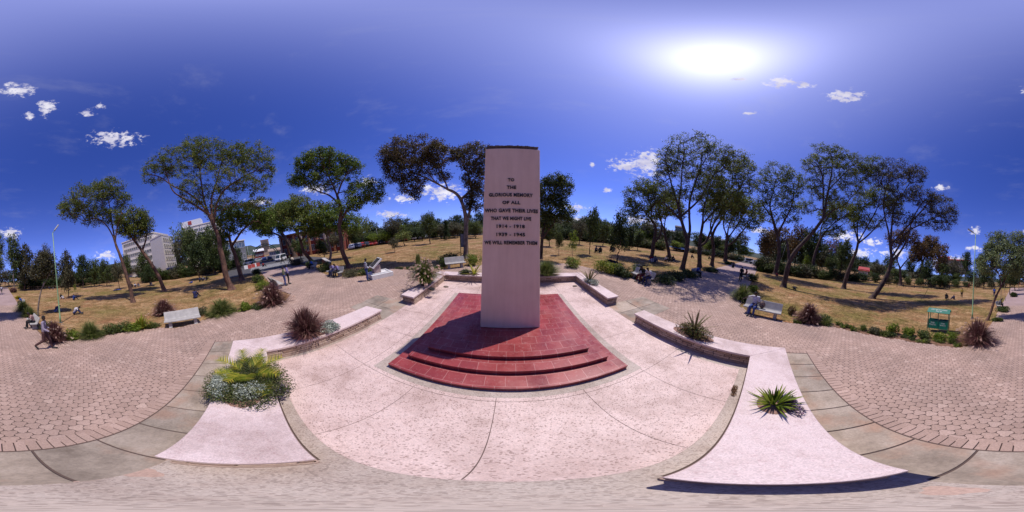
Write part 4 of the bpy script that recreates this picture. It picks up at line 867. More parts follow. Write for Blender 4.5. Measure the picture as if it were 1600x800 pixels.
# planting round the plaza
PLN = [
 ('g', 'purple_fountain_grass', 'purple fountain grass at the corner by the walking man', (86, 533), .55, .85, PURP), ('s', 'leafy_shrub', 'bright green leafy shrub right of the purple grass behind the walking man', (113, 530), .55, .55, BRTLEAF),
 ('g', 'fountain_grass', 'arching green grass clump along the left plaza edge', (142, 527), .6, .7, GBLADE), ('s', 'flowering_shrub', 'green shrub with orange flowers along the left plaza edge', (174, 521), .65, .6, MIDLEAF),
 ('s', 'flowering_shrub', 'green shrub between the orange flowered shrub and the yellow tipped shrub at left', (195, 518), .6, .6, MIDLEAF), ('r', 'yellow_tipped_shrub', 'spiky yellow tipped shrub just left of the large empty bench', (222, 513), .8, .07, YELBL),
 ('s', 'leafy_shrub', 'green undergrowth below the spiky yellow tipped shrub at left', (212, 516), .7, .45, BRTLEAF), ('g', 'purple_fountain_grass', 'faded purple grass behind the large empty bench', (257, 490), .75, .8, PURP),
 ('s', 'grey_shrub', 'grey green shrub behind the right end of the large empty bench', (313, 492), .6, .5, GREYLEAF), ('g', 'fountain_grass', 'pale green grass clump right of the large empty bench', (347, 490), .85, .7, GBLADE),
 ('s', 'leafy_shrub', 'small upright bright shrub before the purple corner grass at left', (385, 485), .32, .5, BRTLEAF), ('s', 'low_shrub', 'low dark green shrub at the foot of the purple corner grass', (407, 481), .5, .28, DKLEAF),
 ('g', 'purple_fountain_grass', 'big purple fountain grass at the corner of the left path', (427, 474), .8, .95, PURP), ('s', 'hedge_shrub', 'bright hedge shrub nearest along the left side of the left path', (412, 452), .9, .75, BRTLEAF),
 ('s', 'hedge_shrub', 'second hedge shrub along the left side of the left path', (404, 440), .9, .8, MIDLEAF), ('s', 'hedge_shrub', 'darker hedge shrub farther along the left side of the left path', (402, 428), .9, .8, DKLEAF),
 ('s', 'flower_bed_shrub', 'grey green bed planting under the bright green tree by the plaque', (548, 431), .9, .5, GREYLEAF), ('s', 'flower_bed_shrub', 'bed planting between the tree and the stone plaque', (572, 428), .8, .5, MIDLEAF),
 ('s', 'leafy_shrub', 'broad leafy shrub behind the two people in purple', (510, 423), 1., .9, MIDLEAF), ('s', 'leafy_shrub', 'dark shrub beside the wall stub at the left path', (487, 417), 1., .9, DKLEAF),
 ('s', 'grey_shrub', 'grey bushes under the low trees along the left path', (465, 414), 1.4, 1.0, GREYLEAF), ('s', 'leafy_shrub', 'shrub left of the white bench behind the rear wall', (693, 416), .7, .9, MIDLEAF),
 ('s', 'leafy_shrub', 'bright shrub right of the white bench behind the rear wall', (739, 414), .8, .9, BRTLEAF), ('g', 'tall_thin_grass', 'thin pale stem grass at the lawn edge left of the fountain grass', (655, 424), .35, 1.0, GBLADE),
 ('s', 'leafy_shrub', 'dark shrubs at the foot of the brown leaved tree', (706, 408), 1.2, .8, DKLEAF), ('s', 'yellow_green_shrub', 'yellow green shrub on the lawn edge right of the obelisk', (894, 418), .75, .85, BRTLEAF),
 ('s', 'yellow_green_shrub', 'large yellow green shrub behind the reddish agave', (941, 424), 1., 1.0, BRTLEAF, YELBL), ('s', 'yellow_green_shrub', 'yellow green shrub right of the large one behind the reddish agave', (957, 428), .8, .85, BRTLEAF, YELBL),
 ('s', 'leafy_shrub', 'dark leafy shrub left of the bench with two people', (974, 433), .8, .85, DKLEAF), ('s', 'leafy_shrub', 'mid green shrub between the yellow green and dark shrubs', (965, 429), .7, .8, MIDLEAF),
 ('r', 'spiky_plant', 'pale spiky plant behind the bench with two people', (992, 425), .95, .05, PALELEAF), ('s', 'clipped_hedge', 'clipped dark hedge right of the bench with two people', (1038, 442), 1.1, .75, DKLEAF),
 ('s', 'clipped_hedge', 'middle section of the clipped hedge before the right path', (1055, 437), 1.2, .8, DKLEAF), ('s', 'clipped_hedge', 'far section of the clipped hedge before the right path', (1075, 433), 1.2, .8, MIDLEAF),
 ('s', 'low_shrub', 'low dark planting past the seated person with a hat', (1110, 424), 1.3, .5, DKLEAF), ('s', 'low_shrub', 'low green planting farther along the right path', (1140, 413), 1.6, .6, MIDLEAF),
 ('s', 'bright_shrub', 'bright round shrub on the right edge of the right path', (1187, 424), .9, 1.0, BRTLEAF), ('s', 'bright_shrub', 'loose bright shrub nearer on the right edge of the right path', (1176, 439), .9, .9, MIDLEAF),
 ('g', 'fountain_grass', 'olive grass clump behind the man in white', (1158, 468), .7, .85, GBLADE), ('s', 'bright_shrub', 'small bright shrub behind the bench of the man in white', (1176, 455), .7, .6, BRTLEAF),
 ('g', 'purple_fountain_grass', 'purple grass clump right of the bench with the man in white', (1262, 502), .62, .8, PURP), ('s', 'grey_shrub', 'dark green bush right of that purple grass clump', (1285, 503), .6, .45, MIDLEAF),
 ('s', 'weedy_shrub', 'straggly weed beside the right end of the bench with the man in white', (1236, 490), .4, .45, AUTLEAF), ('s', 'low_shrub', 'low grey shrub, first along the right plaza edge', (1366, 520), .45, .35, GREYLEAF),
 ('s', 'leafy_shrub', 'bright shrub left of the green litter bin, nearest to the bare patch', (1394, 521), .42, .6, BRTLEAF), ('s', 'leafy_shrub', 'bright shrub second left of the green litter bin', (1419, 524), .4, .5, BRTLEAF),
 ('s', 'leafy_shrub', 'green shrub just left of the green litter bin', (1441, 527), .5, .4, MIDLEAF), ('s', 'leafy_shrub', 'low green shrub in front of the green litter bin', (1466, 530), .48, .36, BRTLEAF),
 ('s', 'leafy_shrub', 'green shrub between the litter bin and the big purple grass', (1488, 532), .42, .5, BRTLEAF), ('g', 'purple_fountain_grass', 'very large purple fountain grass at the right plaza corner', (1527, 536), .85, 1.0, PURP),
 ('s', 'hedge_shrub', 'bushy border shrub along the back path right of the purple grass', (1567, 487), .9, .6, MIDLEAF), ('s', 'hedge_shrub', 'low border shrub nearest the purple grass on the back path', (1558, 502), .5, .35, MIDLEAF),
 ('s', 'hedge_shrub', 'dark border shrub farther along the right side of the back path', (1584, 464), .8, .9, DKLEAF), ('g', 'fountain_grass', 'tall green grass border left of the back path', (36, 486), .95, .9, GBLADE),
 ('g', 'fountain_grass', 'second tall green grass border left of the back path', (44, 494), .8, .7, GBLADE), ('s', 'yellow_shrub', 'small bright yellow shrub left of the back path', (28, 467), .5, .5, leafmat('yellow_leaf', [(0, (.2, .16, .01)), (1, (.5, .4, .02))])),
 ('s', 'red_brown_shrub', 'round red brown shrub beyond the yellow one by the back path', (21, 457), .9, 1.1, PURP), ('s', 'leafy_shrub', 'leafy shrub behind the walking man and the concrete bench', (73, 518), .4, .7, MIDLEAF),
 ('s', 'leafy_shrub', 'round bush under the office block', (283, 427), 2.2, 2.4, DKLEAF), ('s', 'leafy_shrub', 'small lit bush left of the round bush under the office block', (272, 429), 1.3, 1.4, BRTLEAF)]
for a in PLN:
    ty, nm, lab, px, r, h, mat = a[:7]; p = PT(*px); d = math.hypot(p[0], p[1])
    if ty == 'g': grass_clump(nm, lab, p, r * 1.12, h * 1.5, mat, 1800 if mat is PURP else 1100, .024 + .0008 * d, .45, elev=(12, 86), plume=((PINKPL, 40) if mat is PURP else None))
    elif ty == 's': shrub(nm, lab, p, r * 1.15, r * .95, h * 1.3, mat, int(1900 * max(.6, r)), .055 + .004 * d, lumps=8, mat2=(a[7] if len(a) > 7 else None))
    else: rosette(nm, lab, p, 60, r * 1.2, h * 1.2, mat, (25, 85))
STRIPS = [[(112, 531), (150, 527), (200, 518), (250, 513)], [(322, 499), (352, 493), (400, 483), (440, 476)], [(1240, 506), (1300, 511), (1350, 522), (1400, 530), (1450, 538), (1498, 544)], [(615, 421), (640, 422), (690, 422)], [(950, 427), (975, 434), (1020, 443)]]
bpl = [shrub('border_plant', 'x', (0, 0, 0), .34, .3, .3, m_, 420, .07, lumps=4, mat2=n_) for m_, n_ in ((MIDLEAF, BRTLEAF), (BRTLEAF, GREYLEAF), (DKLEAF, MIDLEAF))] + [grass_clump('border_plant', 'x', (0, 0, 0), .34, .42, GBLADE, 220, .028, .5)]
vs_, fs_ = [], []; first = [True] * 4; rnd = random.Random(21)
for S in STRIPS:
    P = [Vector(G(*q)[:2]) for q in S]; o_ = len(vs_)
    for i, p in enumerate(P):
        t = (P[min(i + 1, len(P) - 1)] - P[max(i - 1, 0)]).normalized(); nn = Vector((-t.y, t.x)); nn = nn if nn.dot(p) > 0 else -nn
        for w_ in (.06, .95 + rnd.uniform(-.2, .3)): q = p + nn * w_; vs_.append((q.x, q.y, float(gz(q.x, q.y)) - .024))
    fs_ += [(o_ + 2 * i, o_ + 2 * i + 1, o_ + 2 * i + 3, o_ + 2 * i + 2) for i in range(len(P) - 1)]
    for a, c in zip(P[:-1], P[1:]):
        L = (c - a).length; t = (c - a) / L; nn = Vector((-t.y, t.x)); nn = nn if nn.dot(a) > 0 else -nn; m = int(L / .34)
        for k in range(m):
            q = a + t * (k + rnd.uniform(.2, .8)) * L / m + nn * rnd.uniform(.2, .75); g = (q.x, q.y, float(gz(q.x, q.y)) - .03); i = rnd.choice([0, 0, 1, 1, 2, 3]); sc = rnd.uniform(.6, 1.25)
            if first[i]: o = bpl[i]; first[i] = False; o.location = g; o.scale = (sc,) * 3
            else: o = dup(bpl[i], g, rnd.uniform(0, 6.28), (sc, sc, sc * rnd.uniform(.7, 1.3)))
            tag(o, 'low plant filling the planting strip along the plaza edge', 'border plant', 'low plants of the border strip')
struct(MB().add(vs_, fs_).build('planting_strip', plain('border_soil', (.2, .105, .065), .95, .4, 5)))
# fallen leaves and dry tufts over the lawn
n = 22000; x = RNG.uniform(-34, 34, n); y = RNG.uniform(-32, 40, n); k = ~inside(PLAZA, x, y) & (np.hypot(x, y) < 36); x, y = x[k], y[k]
C = np.stack([x, y, gz(x, y) - .015], 1)
tag(link('fallen_leaves', quads_mesh('fallen_leaves', leaf_quads(C, RNG, .11, .5, 2.5), leafmat('litter', [(0, (.08, .045, .025)), (.6, (.2, .12, .06)), (1, (.38, .26, .15))], .1))), kind='stuff')
n = 60000; x = RNG.uniform(-24, 24, n); y = RNG.uniform(-24, 26, n); k = ~inside(PLAZA, x, y) & (np.hypot(x, y) < 25); x, y = x[k], y[k]; n = len(x)
b0 = np.stack([x, y, gz(x, y) - .035], 1); tp = b0 + np.stack([RNG.normal(0, .04, n), RNG.normal(0, .04, n), RNG.uniform(.03, .085, n)], 1)
tag(link('dry_grass', strips('dry_grass', b0, tp, (b0 + tp) / 2, np.full(n, .035), leafmat('dry_blade', [(0, (.12, .1, .03)), (.5, (.3, .2, .09)), (1, (.44, .3, .17))], .2), seg=2)), kind='stuff')
# ================================================================== FURNITURE
def bench(label, a, c, flip=False, name='park_bench', L=None, group='concrete park benches', woff=0):
    """front legs stand at a and c (world xy); the back is to the left of a->c"""
    a = Vector(a[:2]); c = Vector(c[:2]); mid = (a + c) / 2; dv = (c - a); ln = L or max(1.6, min(2.3, dv.length * 1.15)); dv.normalize()
    nx = Vector((-dv.y, dv.x)) * (-1 if flip else 1)          # towards the backrest
    rz = facing(-nx.x, -nx.y); z = float(gz(mid.x, mid.y)) + .016
    o = thing(name, label, 'bench', (mid.x + nx.x * .22, mid.y + nx.y * .22, z), rz, group)
    h = ln / 2
    MB().prof([(.28, .37), (.28, .43), (.24, .445), (-.05, .43), (-.14, .42), (-.2, .38), (-.1, .365)], -h, h).build('seat', CONC, o, bevel=.008)
    MB().prof([(-.12, .425), (-.165, .47), (-.33, .84), (-.345, .845), (-.385, .83), (-.38, .81), (-.22, .43), (-.195, .395)], -h, h).build('backrest', CONC, o, bevel=.008)
    for s in (-1, 1):
        x = s * (h - .3); MB().prof([(.17, 0), (.12, .1), (.14, .37), (-.17, .37), (-.2, .1), (-.24, 0)], x - .09, x + .09).build('leg', CONC, o, bevel=.01)
    return o, rz
BN = {}
LB = G(443, 450.5); HB = G(1087, 434); RB = G(1160, 436)
BA = G(49, 516); BC = BA + Vector((-.12, -2.0, 0))
def bn(key, *a, **k): BN[key] = bench(*a, **k)
bn('pink', 'concrete bench behind the walking man, with a person in pink at its far end', BA, BC, flip=True)
bn('big', 'large empty grey concrete bench on the left edge of the plaza', G(262, 514), G(312, 506), flip=False)
bn('lp1', 'small pale bench beside the two standing men at the left path', LB, LB + Vector((-1.6, -.2, 0)), flip=False)
bn('lp2', 'pale bench farther along the left side of the left path', (-14.4, 1.75), (-16.2, 1.6), flip=False)
bn('purple', 'bench holding the two people in purple under the trees', (-12.2, 6.7), (-14.0, 6.5), flip=True)
bn('white', 'empty pale bench behind the rear wall left of the obelisk', G(699, 421), G(726, 418), flip=False)
bn('two', 'bench with two people sitting on its right end near the clipped hedge', G(986, 434), G(1012, 445), flip=False)
bn('white man', 'bench with a man in a white shirt and a bag on it', G(1163, 489), G(1214, 501), flip=False)
bn('hat', 'bench under the seated person with a hat by the right path', HB, HB + Vector((1.9, .05, 0)), flip=False)
bn('red', 'bench with two people in red across the right path', RB, RB + Vector((2., 0, 0)), flip=True)
bn('blue', 'bench under the person in blue left of the back path', (-2.95, -21.0), (-3.05, -23.0), flip=True)
bn('blue2', 'bench under the person in bright blue along the left path', (-19.2, 7.1), (-21.0, 7.2), flip=True)
bn('pair', 'bench with two seated people on the right side of the back path', (2.45, -19.8), (2.5, -21.8), flip=False)
for k, (o, rz) in BN.items():
    pass
def onbench(key, t):
    o, rz = BN[key]; return o.matrix_basis @ Vector((t, .1, 0)), rz
bpy.context.view_layer.update()
def onbench(key, t):
    o, rz = BN[key]; M = Matrix.Translation(o.location) @ Matrix.Rotation(rz, 4, 'Z'); return M @ Vector((t, .0, 0)), rz
# plaque lectern
p0 = G(589, 436); p1 = G(611, 431); p2 = G(578, 433)
ctr = (p1 + p2) / 2; dx = p1 - p0; rzp = math.atan2(dx.y, dx.x)
o = thing('plaque_pedestal', 'white stone pedestal on a stepped base carrying a slanted dark plaque', 'pedestal', (ctr.x, ctr.y, .012), rzp)
w = max(1.5, dx.length * .5)
MB().box(-.85, .85, -.62, .62, 0, .34).build('base', WHITE, o, bevel=.015)
b = MB()
for a in ((-.7, .7, -.5, -.42), (-.7, .7, .42, .5), (-.7, -.62, -.42, .42), (.62, .7, -.42, .42)): b.box(*a, .34, .42)
b.build('kerb', WHITE, o, bevel=.01)
MB().box(-.52, .02, -.3, .3, .34, 1.0, tx=.03, ty=.03).build('column', plain('pink_stone', (.5, .38, .35), .8), o, bevel=.012)
M = Matrix.Translation((-.25, 0, 1.12)) @ Matrix.Rotation(rad(-38), 4, 'Y')
MB().box(-.5, .5, -.42, .42, -.07, .06, M=M).build('desk', WHITE, o, bevel=.012)
pl = MB().box(-.42, .42, -.34, .34, .06, .072, M=M).build('plaque', BLACK, o)
b = MB()
for k in range(6):
    for q in range(5): b.box(-.34 + k * .115, -.32 + k * .115 + .0, -.28 + q * .115, -.28 + q * .115 + .085, .073, .076, M=M)
b.build('engraved_lines', plain('plaque_line', (.35, .33, .32), .5), pl)
# information board by the big tree
p = (G(719.8, 402) + G(732.5, 402)) / 2; d_ = math.hypot(p.x, p.y); rz = facing(-p.x, -p.y)
o = thing('information_board', 'grey framed information board on two posts before the brown leaved tree', 'information board', p, rz)
bw = d_ * 11.5 * .225 * math.pi / 180 / 2; topz = at(726, 365, d_, (p.x / d_, p.y / d_))[2]; botz = at(726, 386, d_, (p.x / d_, p.y / d_))[2]
for s in (-1, 1): b = MB(); b.box(s * bw - .035, s * bw + .035, -.03, .03, -.05, topz + .03); b.build('post', DKGRN, o)
MB().box(-bw + .036, bw - .036, -.025, .025, botz, topz).build('frame', DKGRN, o)
pn = MB().box(-bw + .06, bw - .06, .0255, .032, botz + .05, topz - .05).build('panel', plain('board_print', (.3, .31, .34), .6, .3, 9), o)
b = MB(); rnd = random.Random(2); z = topz - .15
while z > botz + .12: b.box(-bw + .12, bw - .12 - rnd.uniform(0, .2), .033, .035, z, z + .02); z -= .06
b.build('printed_lines', plain('print_dark', (.12, .12, .13), .6), pn)
# green double litter bin with a pitched roof
pa, pb = G(1450, 516), G(1481, 520); mid = (pa + pb) / 2; dx = pb - pa; wd = dx.length; rz = math.atan2(dx.y, dx.x)
o = thing('litter_bin', 'green double litter bin with a small roof and white lettering', 'litter bin', (mid.x, mid.y, float(gz(mid.x, mid.y))), rz + math.pi)
# local +Y looks towards the memorial
hw = wd / 2; dp = .24
for s in (-1, 1):
    for t in (-1, 1): MB().box(s * hw - .02, s * hw + .02, t * dp - .02, t * dp + .02, -.05, 1.42).build('post', GRN, o)
MB().box(-.018, .018, dp - .018, dp + .018, .25, 1.42).build('centre_post', GRN, o)
MB().prof([(dp + .12, 1.38), (0, 1.62), (-dp - .12, 1.38), (-dp - .12, 1.36), (0, 1.6), (dp + .12, 1.36)], -hw - .08, hw + .08).build('roof', GRN, o)
for s in (-1, 1):
    x0, x1 = sorted((s * .03, s * (hw - .03))); b = MB()
    b.box(x0, x1, dp - .03, dp - .005, .25, .86); b.box(x0, x1, -dp + .005, -dp + .03, .25, .86); b.box(x0, x0 + .02, -dp + .03, dp - .03, .25, .86); b.box(x1 - .02, x1, -dp + .03, dp - .03, .25, .86); b.box(x0 + .02, x1 - .02, -dp + .03, dp - .03, .25, .28)
    bi = b.build('bin_bucket', GRN, o)
    for k, (t, zz, wf) in enumerate([('PAPER', .66, .42), ('PLASTIC', .53, .68)] if s > 0 else [('FOOD', .66, .4), ('WASTE', .53, .62)]):
        put_text(t, bi, Matrix.Translation(((x0 + x1) / 2, dp - .005, zz)) @ Matrix.Rotation(math.pi, 4, 'Z') @ Matrix.Rotation(math.pi / 2, 4, 'X'), (x1 - x0) * wf, .09, WHITE, .004, 'lettering', .0)
rf = o.children[-3] if False else [c for c in o.children if c.name.startswith('roof')][0]
ra = math.atan2(.24, dp + .12)
for t, f, wf in [('KEEP THE CITY CLEAN', .33, 1.6), ('THANK YOU', .66, .6)]:
    y = (dp + .12) * f; z = 1.62 - .24 * f
    put_text(t, rf, Matrix.Translation((0, y, z + .002)) @ Matrix.Rotation(math.pi, 4, 'Z') @ Matrix.Rotation(ra, 4, 'X'), hw * wf, .1, WHITE, .004, 'lettering', .0)
# lamp posts
def lamp(name, label, base, top, mat, r, arm, head=True):
    g = G(*base); d = math.hypot(g.x, g.y); dr = (g.x / d, g.y / d); t = at(*top, d, dr); h = t[2] - g.z
    o = thing(name, label, 'lamp post', g)
    tx, ty = t[0] - g.x, t[1] - g.y
    MB().tube([(0, 0, -.05), (0, 0, .5), (0, 0, .52), (tx * .5, ty * .5, h * .5), (tx, ty, h)], [r * 1.35, r * 1.35, r, r * .85, r * .65], 10).build('pole', mat, o, smooth=True)
    MB().box(-r * 2.2, r * 2.2, -r * 2.2, r * 2.2, -.03, .03).build('base_plate', GREYM, o)
    if head:
        a = at(arm[0], arm[1], d, dr) - np.array(g); e = np.array([tx, ty, h]); v = a - e; L = np.linalg.norm(v); v /= L
        MB().tube([e, e + v * L * .4], [r * .55, r * .5], 8).build('arm', mat, o)
        side = np.cross(v, [0, 0, 1]); side /= np.linalg.norm(side); up = np.cross(side, v)
        M = Matrix(((v[0], side[0], up[0], e[0] + v[0] * L * .3), (v[1], side[1], up[1], e[1] + v[1] * L * .3), (v[2], side[2], up[2], e[2] + v[2] * L * .3), (0, 0, 0, 1)))
        hd = MB().box(0, L * .75, -.14, .14, -.03, .05, M=M, tx=.03, ty=.03).build('lamp_head', GREYM, o)
        MB().box(.06, L * .7, -.1, .1, -.045, -.031, M=M).build('lens', plain('lamp_lens', (.6, .6, .58), .3), hd)
    return o
lamp('lamp_post', 'pale green lamp post at the left with its head tilted to the right', (94.5, 504), (82.3, 364), LAMPG, .055, (91, 352))
lamp('lamp_post', 'pale green lamp post at the right with its head tilted to the left', (1519, 497), (1524.5, 366), LAMPG, .055, (1513, 358))
lamp('lamp_post', 'slim grey lamp post among the parked cars behind the front lawn', (592, 382), (588, 357), plain('pale_grey_pole', (.4, .4, .4), .5), .09, (592, 356))
lamp('lamp_post', 'thin grey post leaning beside the dark tree at the right path', (1216, 422), (1229, 379), plain('pale_grey_pole', (.4, .4, .4), .5), .05, (1232, 377), False)
lamp('lamp_post', 'grey post at the street end of the left path beside the arch', (390, 408), (386, 384), plain('pale_grey_pole', (.4, .4, .4), .5), .09, (384, 384), False)
# stakes and poles on the lawn
def stake(label, base, top, r=.035, mat=BARKD):
    g = G(*base); d = math.hypot(g.x, g.y); t = at(*top, d, (g.x / d, g.y / d)) - np.array(g)
    rg = np.random.default_rng(int(base[0])); P = [np.array([0, 0, -.1])] + [t * k / 5 + rg.normal(0, .012, 3) * (k < 5) for k in range(1, 6)]
    tag(MB().tube(P, np.linspace(r, r * .8, 6), 7).build('wooden_stake', mat, loc=g), label, 'stake')
stake('leaning bare wooden stake in the middle of the right lawn', (1444, 463), (1456, 438))
stake('upright bare pole beside the big leafy tree on the right', (1563, 474), (1565, 440), .04, BARKG)
stake('second thinner pole behind the big leafy tree on the right', (1571, 470), (1569, 441), .035, BARKG)
# low red stone wall stub by the left path
g = G(515, 413); o = thing('low_wall', 'short orange brick wall end with a pale sloping top by the left path', 'wall', G(511, 415), facing(-1, .2))
b = MB(); b.prof([(-1.6, 0), (1.6, 0), (1.6, .9), (-1.6, .55)], -.2, .2); b.build('brickwork', plain('orange_brick', (.36, .14, .07), .9, .3, 8), o)
b = MB(); b.prof([(-1.65, .55), (1.65, .9), (1.65, .98), (-1.65, .63)], -.25, .25); b.build('coping', plain('pale_coping', (.45, .42, .4), .85), o)
# broom lying over the rear left wall
hd, tl = G(673, 452, WH), G(634, 446, WH)
o = thing('broom', 'long handled broom with a dark bristle head lying across the rear left seat wall', 'broom', (hd.x, hd.y, WH))
v = tl - hd; MB().tube([(0, 0, .06), (v.x * .5, v.y * .5, .035), (v.x, v.y, .02)], [.014, .013, .012], 8).build('handle', BARKG, o)
b = MB(); dn = Vector((-v.x, -v.y, 0)).normalized(); sd = Vector((-dn.y, dn.x, 0))
M = Matrix(((dn.x, sd.x, 0, 0), (dn.y, sd.y, 0, 0), (0, 0, 1, .05), (0, 0, 0, 1)))
b.prof([(-.1, -.035), (.1, -.035), (.09, .03), (-.09, .03)], -.06, .02, M=M); b.build('broom_block', BLACK, o)
k = 220; b0 = RNG.uniform(-1, 1, (k, 2)) * [.095, .035]; bs = np.array([list(M @ Vector((.0, q[0], q[1]))) for q in b0]); tp = np.array([list(M @ Vector((.2 + random.uniform(-.02, .02), q[0] * 1.5, q[1] - .06))) for q in b0])
link('bristles', strips('bristles', bs, tp, (bs + tp) / 2, np.full(k, .01), BLACK, seg=2), o)
g = G(697, 448.5, .02); tag(MB().ell((0, 0, .02), (.16, .1, .05), 9, z0=-.4).build('litter_scrap', plain('scrap', (.2, .15, .12), .9), loc=(g.x, g.y, .02)), 'small heap of swept leaves on the floor by the rear left corner', 'litter')
g = G(898, 447.5, .02); tag(MB().ell((0, 0, .02), (.14, .1, .05), 9, z0=-.4).build('litter_scrap', plain('scrap', (.2, .15, .12), .9), loc=(g.x, g.y, .02)), 'small scrap lying on the floor by the rear right corner', 'litter')

# ================================================================== PEOPLE
def remesh(b, mat, name, parent, vox, smooth=3):
    me = b.mesh(name, mat); o = bpy.data.objects.new('tmp', me); COL.objects.link(o)
    m = o.modifiers.new('r', 'REMESH'); m.mode = 'VOXEL'; m.voxel_size = vox; m.use_smooth_shade = True
    s = o.modifiers.new('s', 'SMOOTH'); s.iterations = smooth; s.factor = .5
    bpy.context.view_layer.update(); e = bpy.data.meshes.new_from_object(o.evaluated_get(bpy.context.evaluated_depsgraph_get()))
    bpy.data.objects.remove(o); bpy.data.meshes.remove(me); e.name = name; return e
def pose(kind):
    J = dict(pel=(0, 0, .93), chest=(0, .01, 1.3), neck=(0, 0, 1.47), head=(0, .02, 1.62), shL=(-.185, 0, 1.42), shR=(.185, 0, 1.42), elL=(-.24, -.02, 1.13), elR=(.24, -.02, 1.13), wrL=(-.25, .05, .88), wrR=(.25, .05, .88),
             hiL=(-.095, 0, .9), hiR=(.095, 0, .9), knL=(-.1, .02, .49), knR=(.1, .02, .49), anL=(-.11, -.02, .08), anR=(.11, -.02, .08), toL=(-.13, .16, .035), toR=(.13, .16, .035))
    if kind == 'walk': J.update(knL=(-.1, .2, .52), anL=(-.11, .3, .09), toL=(-.12, .5, .05), knR=(.1, -.02, .5), anR=(.1, -.42, .22), toR=(.11, -.28, .06), elL=(-.25, -.06, 1.15), wrL=(-.16, .2, 1.08), elR=(.27, .06, 1.15), wrR=(.3, .3, 1.03), pel=(0, 0, .91), hiL=(-.095, 0, .88), hiR=(.095, 0, .88))
    if kind == 'hips': J.update(elL=(-.4, -.1, 1.16), wrL=(-.2, .06, 1.0))
    if kind == 'look': J.update(wrL=(-.08, .2, 1.0), wrR=(.1, .2, 1.0), elL=(-.24, .0, 1.14), elR=(.24, 0., 1.14), head=(0, .06, 1.61))
    if kind in ('sit', 'sitlean', 'sitarm'):
        J.update(pel=(0, -.02, .53), hiL=(-.1, .02, .52), hiR=(.1, .02, .52), knL=(-.12, .44, .52), knR=(.13, .44, .52), anL=(-.12, .42, .09), anR=(.13, .48, .09), toL=(-.14, .6, .035), toR=(.15, .66, .035))
        l = .2 if kind == 'sitlean' else .0
        J.update(chest=(0, -.06 + l * .6, .9 - l * .15), neck=(0, -.05 + l * 1.2, 1.07 - l * .35), head=(0, 0 + l * 1.6, 1.21 - l * .5), shL=(-.185, -.06 + l * 1.1, 1.02 - l * .35), shR=(.185, -.06 + l * 1.1, 1.02 - l * .35),
                 elL=(-.25, .02 + l, .76), elR=(.25, .02 + l, .76), wrL=(-.1, .27 + l * .4, .64), wrR=(.12, .27 + l * .4, .64))
        if kind == 'sitarm': J.update(elR=(.42, -.06, .93), wrR=(.6, .0, .8), head=(.03, .02, 1.2))
    if kind in ('ground', 'groundbend'):
        J.update(pel=(0, 0, .13), hiL=(-.1, .04, .12), hiR=(.1, .04, .12), knL=(-.14, .36, .44), knR=(.14, .36, .42), anL=(-.12, .6, .09), anR=(.14, .62, .09), toL=(-.14, .78, .04), toR=(.16, .8, .04))
        l = .35 if kind == 'groundbend' else .08
        J.update(chest=(0, l * .5, .5), neck=(0, l, .66 - l * .2), head=(0, l * 1.45, .79 - l * .5), shL=(-.185, l * .95, .62 - l * .2), shR=(.185, l * .95, .62 - l * .2), elL=(-.25, .25 + l * .4, .4), elR=(.25, .25 + l * .4, .4), wrL=(-.14, .42, .42), wrR=(.14, .42, .42))
    if kind == 'lie':
        J.update(pel=(0, 0, .13), hiL=(-.1, -.02, .12), hiR=(.1, -.02, .12), knL=(-.12, -.44, .2), knR=(.12, -.45, .12), anL=(-.1, -.82, .09), anR=(.14, -.86, .08), toL=(-.12, -.9, .2), toR=(.17, -.95, .18), chest=(0, .36, .13), neck=(0, .54, .14), head=(0, .7, .14), shL=(-.18, .48, .13), shR=(.18, .48, .13), elL=(-.34, .3, .08), elR=(.36, .66, .08), wrL=(-.2, .1, .2), wrR=(.2, .8, .07))
    return {k: np.array(v, float) for k, v in J.items()}
SKIN = plain('dark_skin', (.075, .035, .022), .55, .12, 20, bmp=0)
HAIRM = plain('black_hair', (.008, .007, .007), .8, .2, 30)
PCACHE = {}
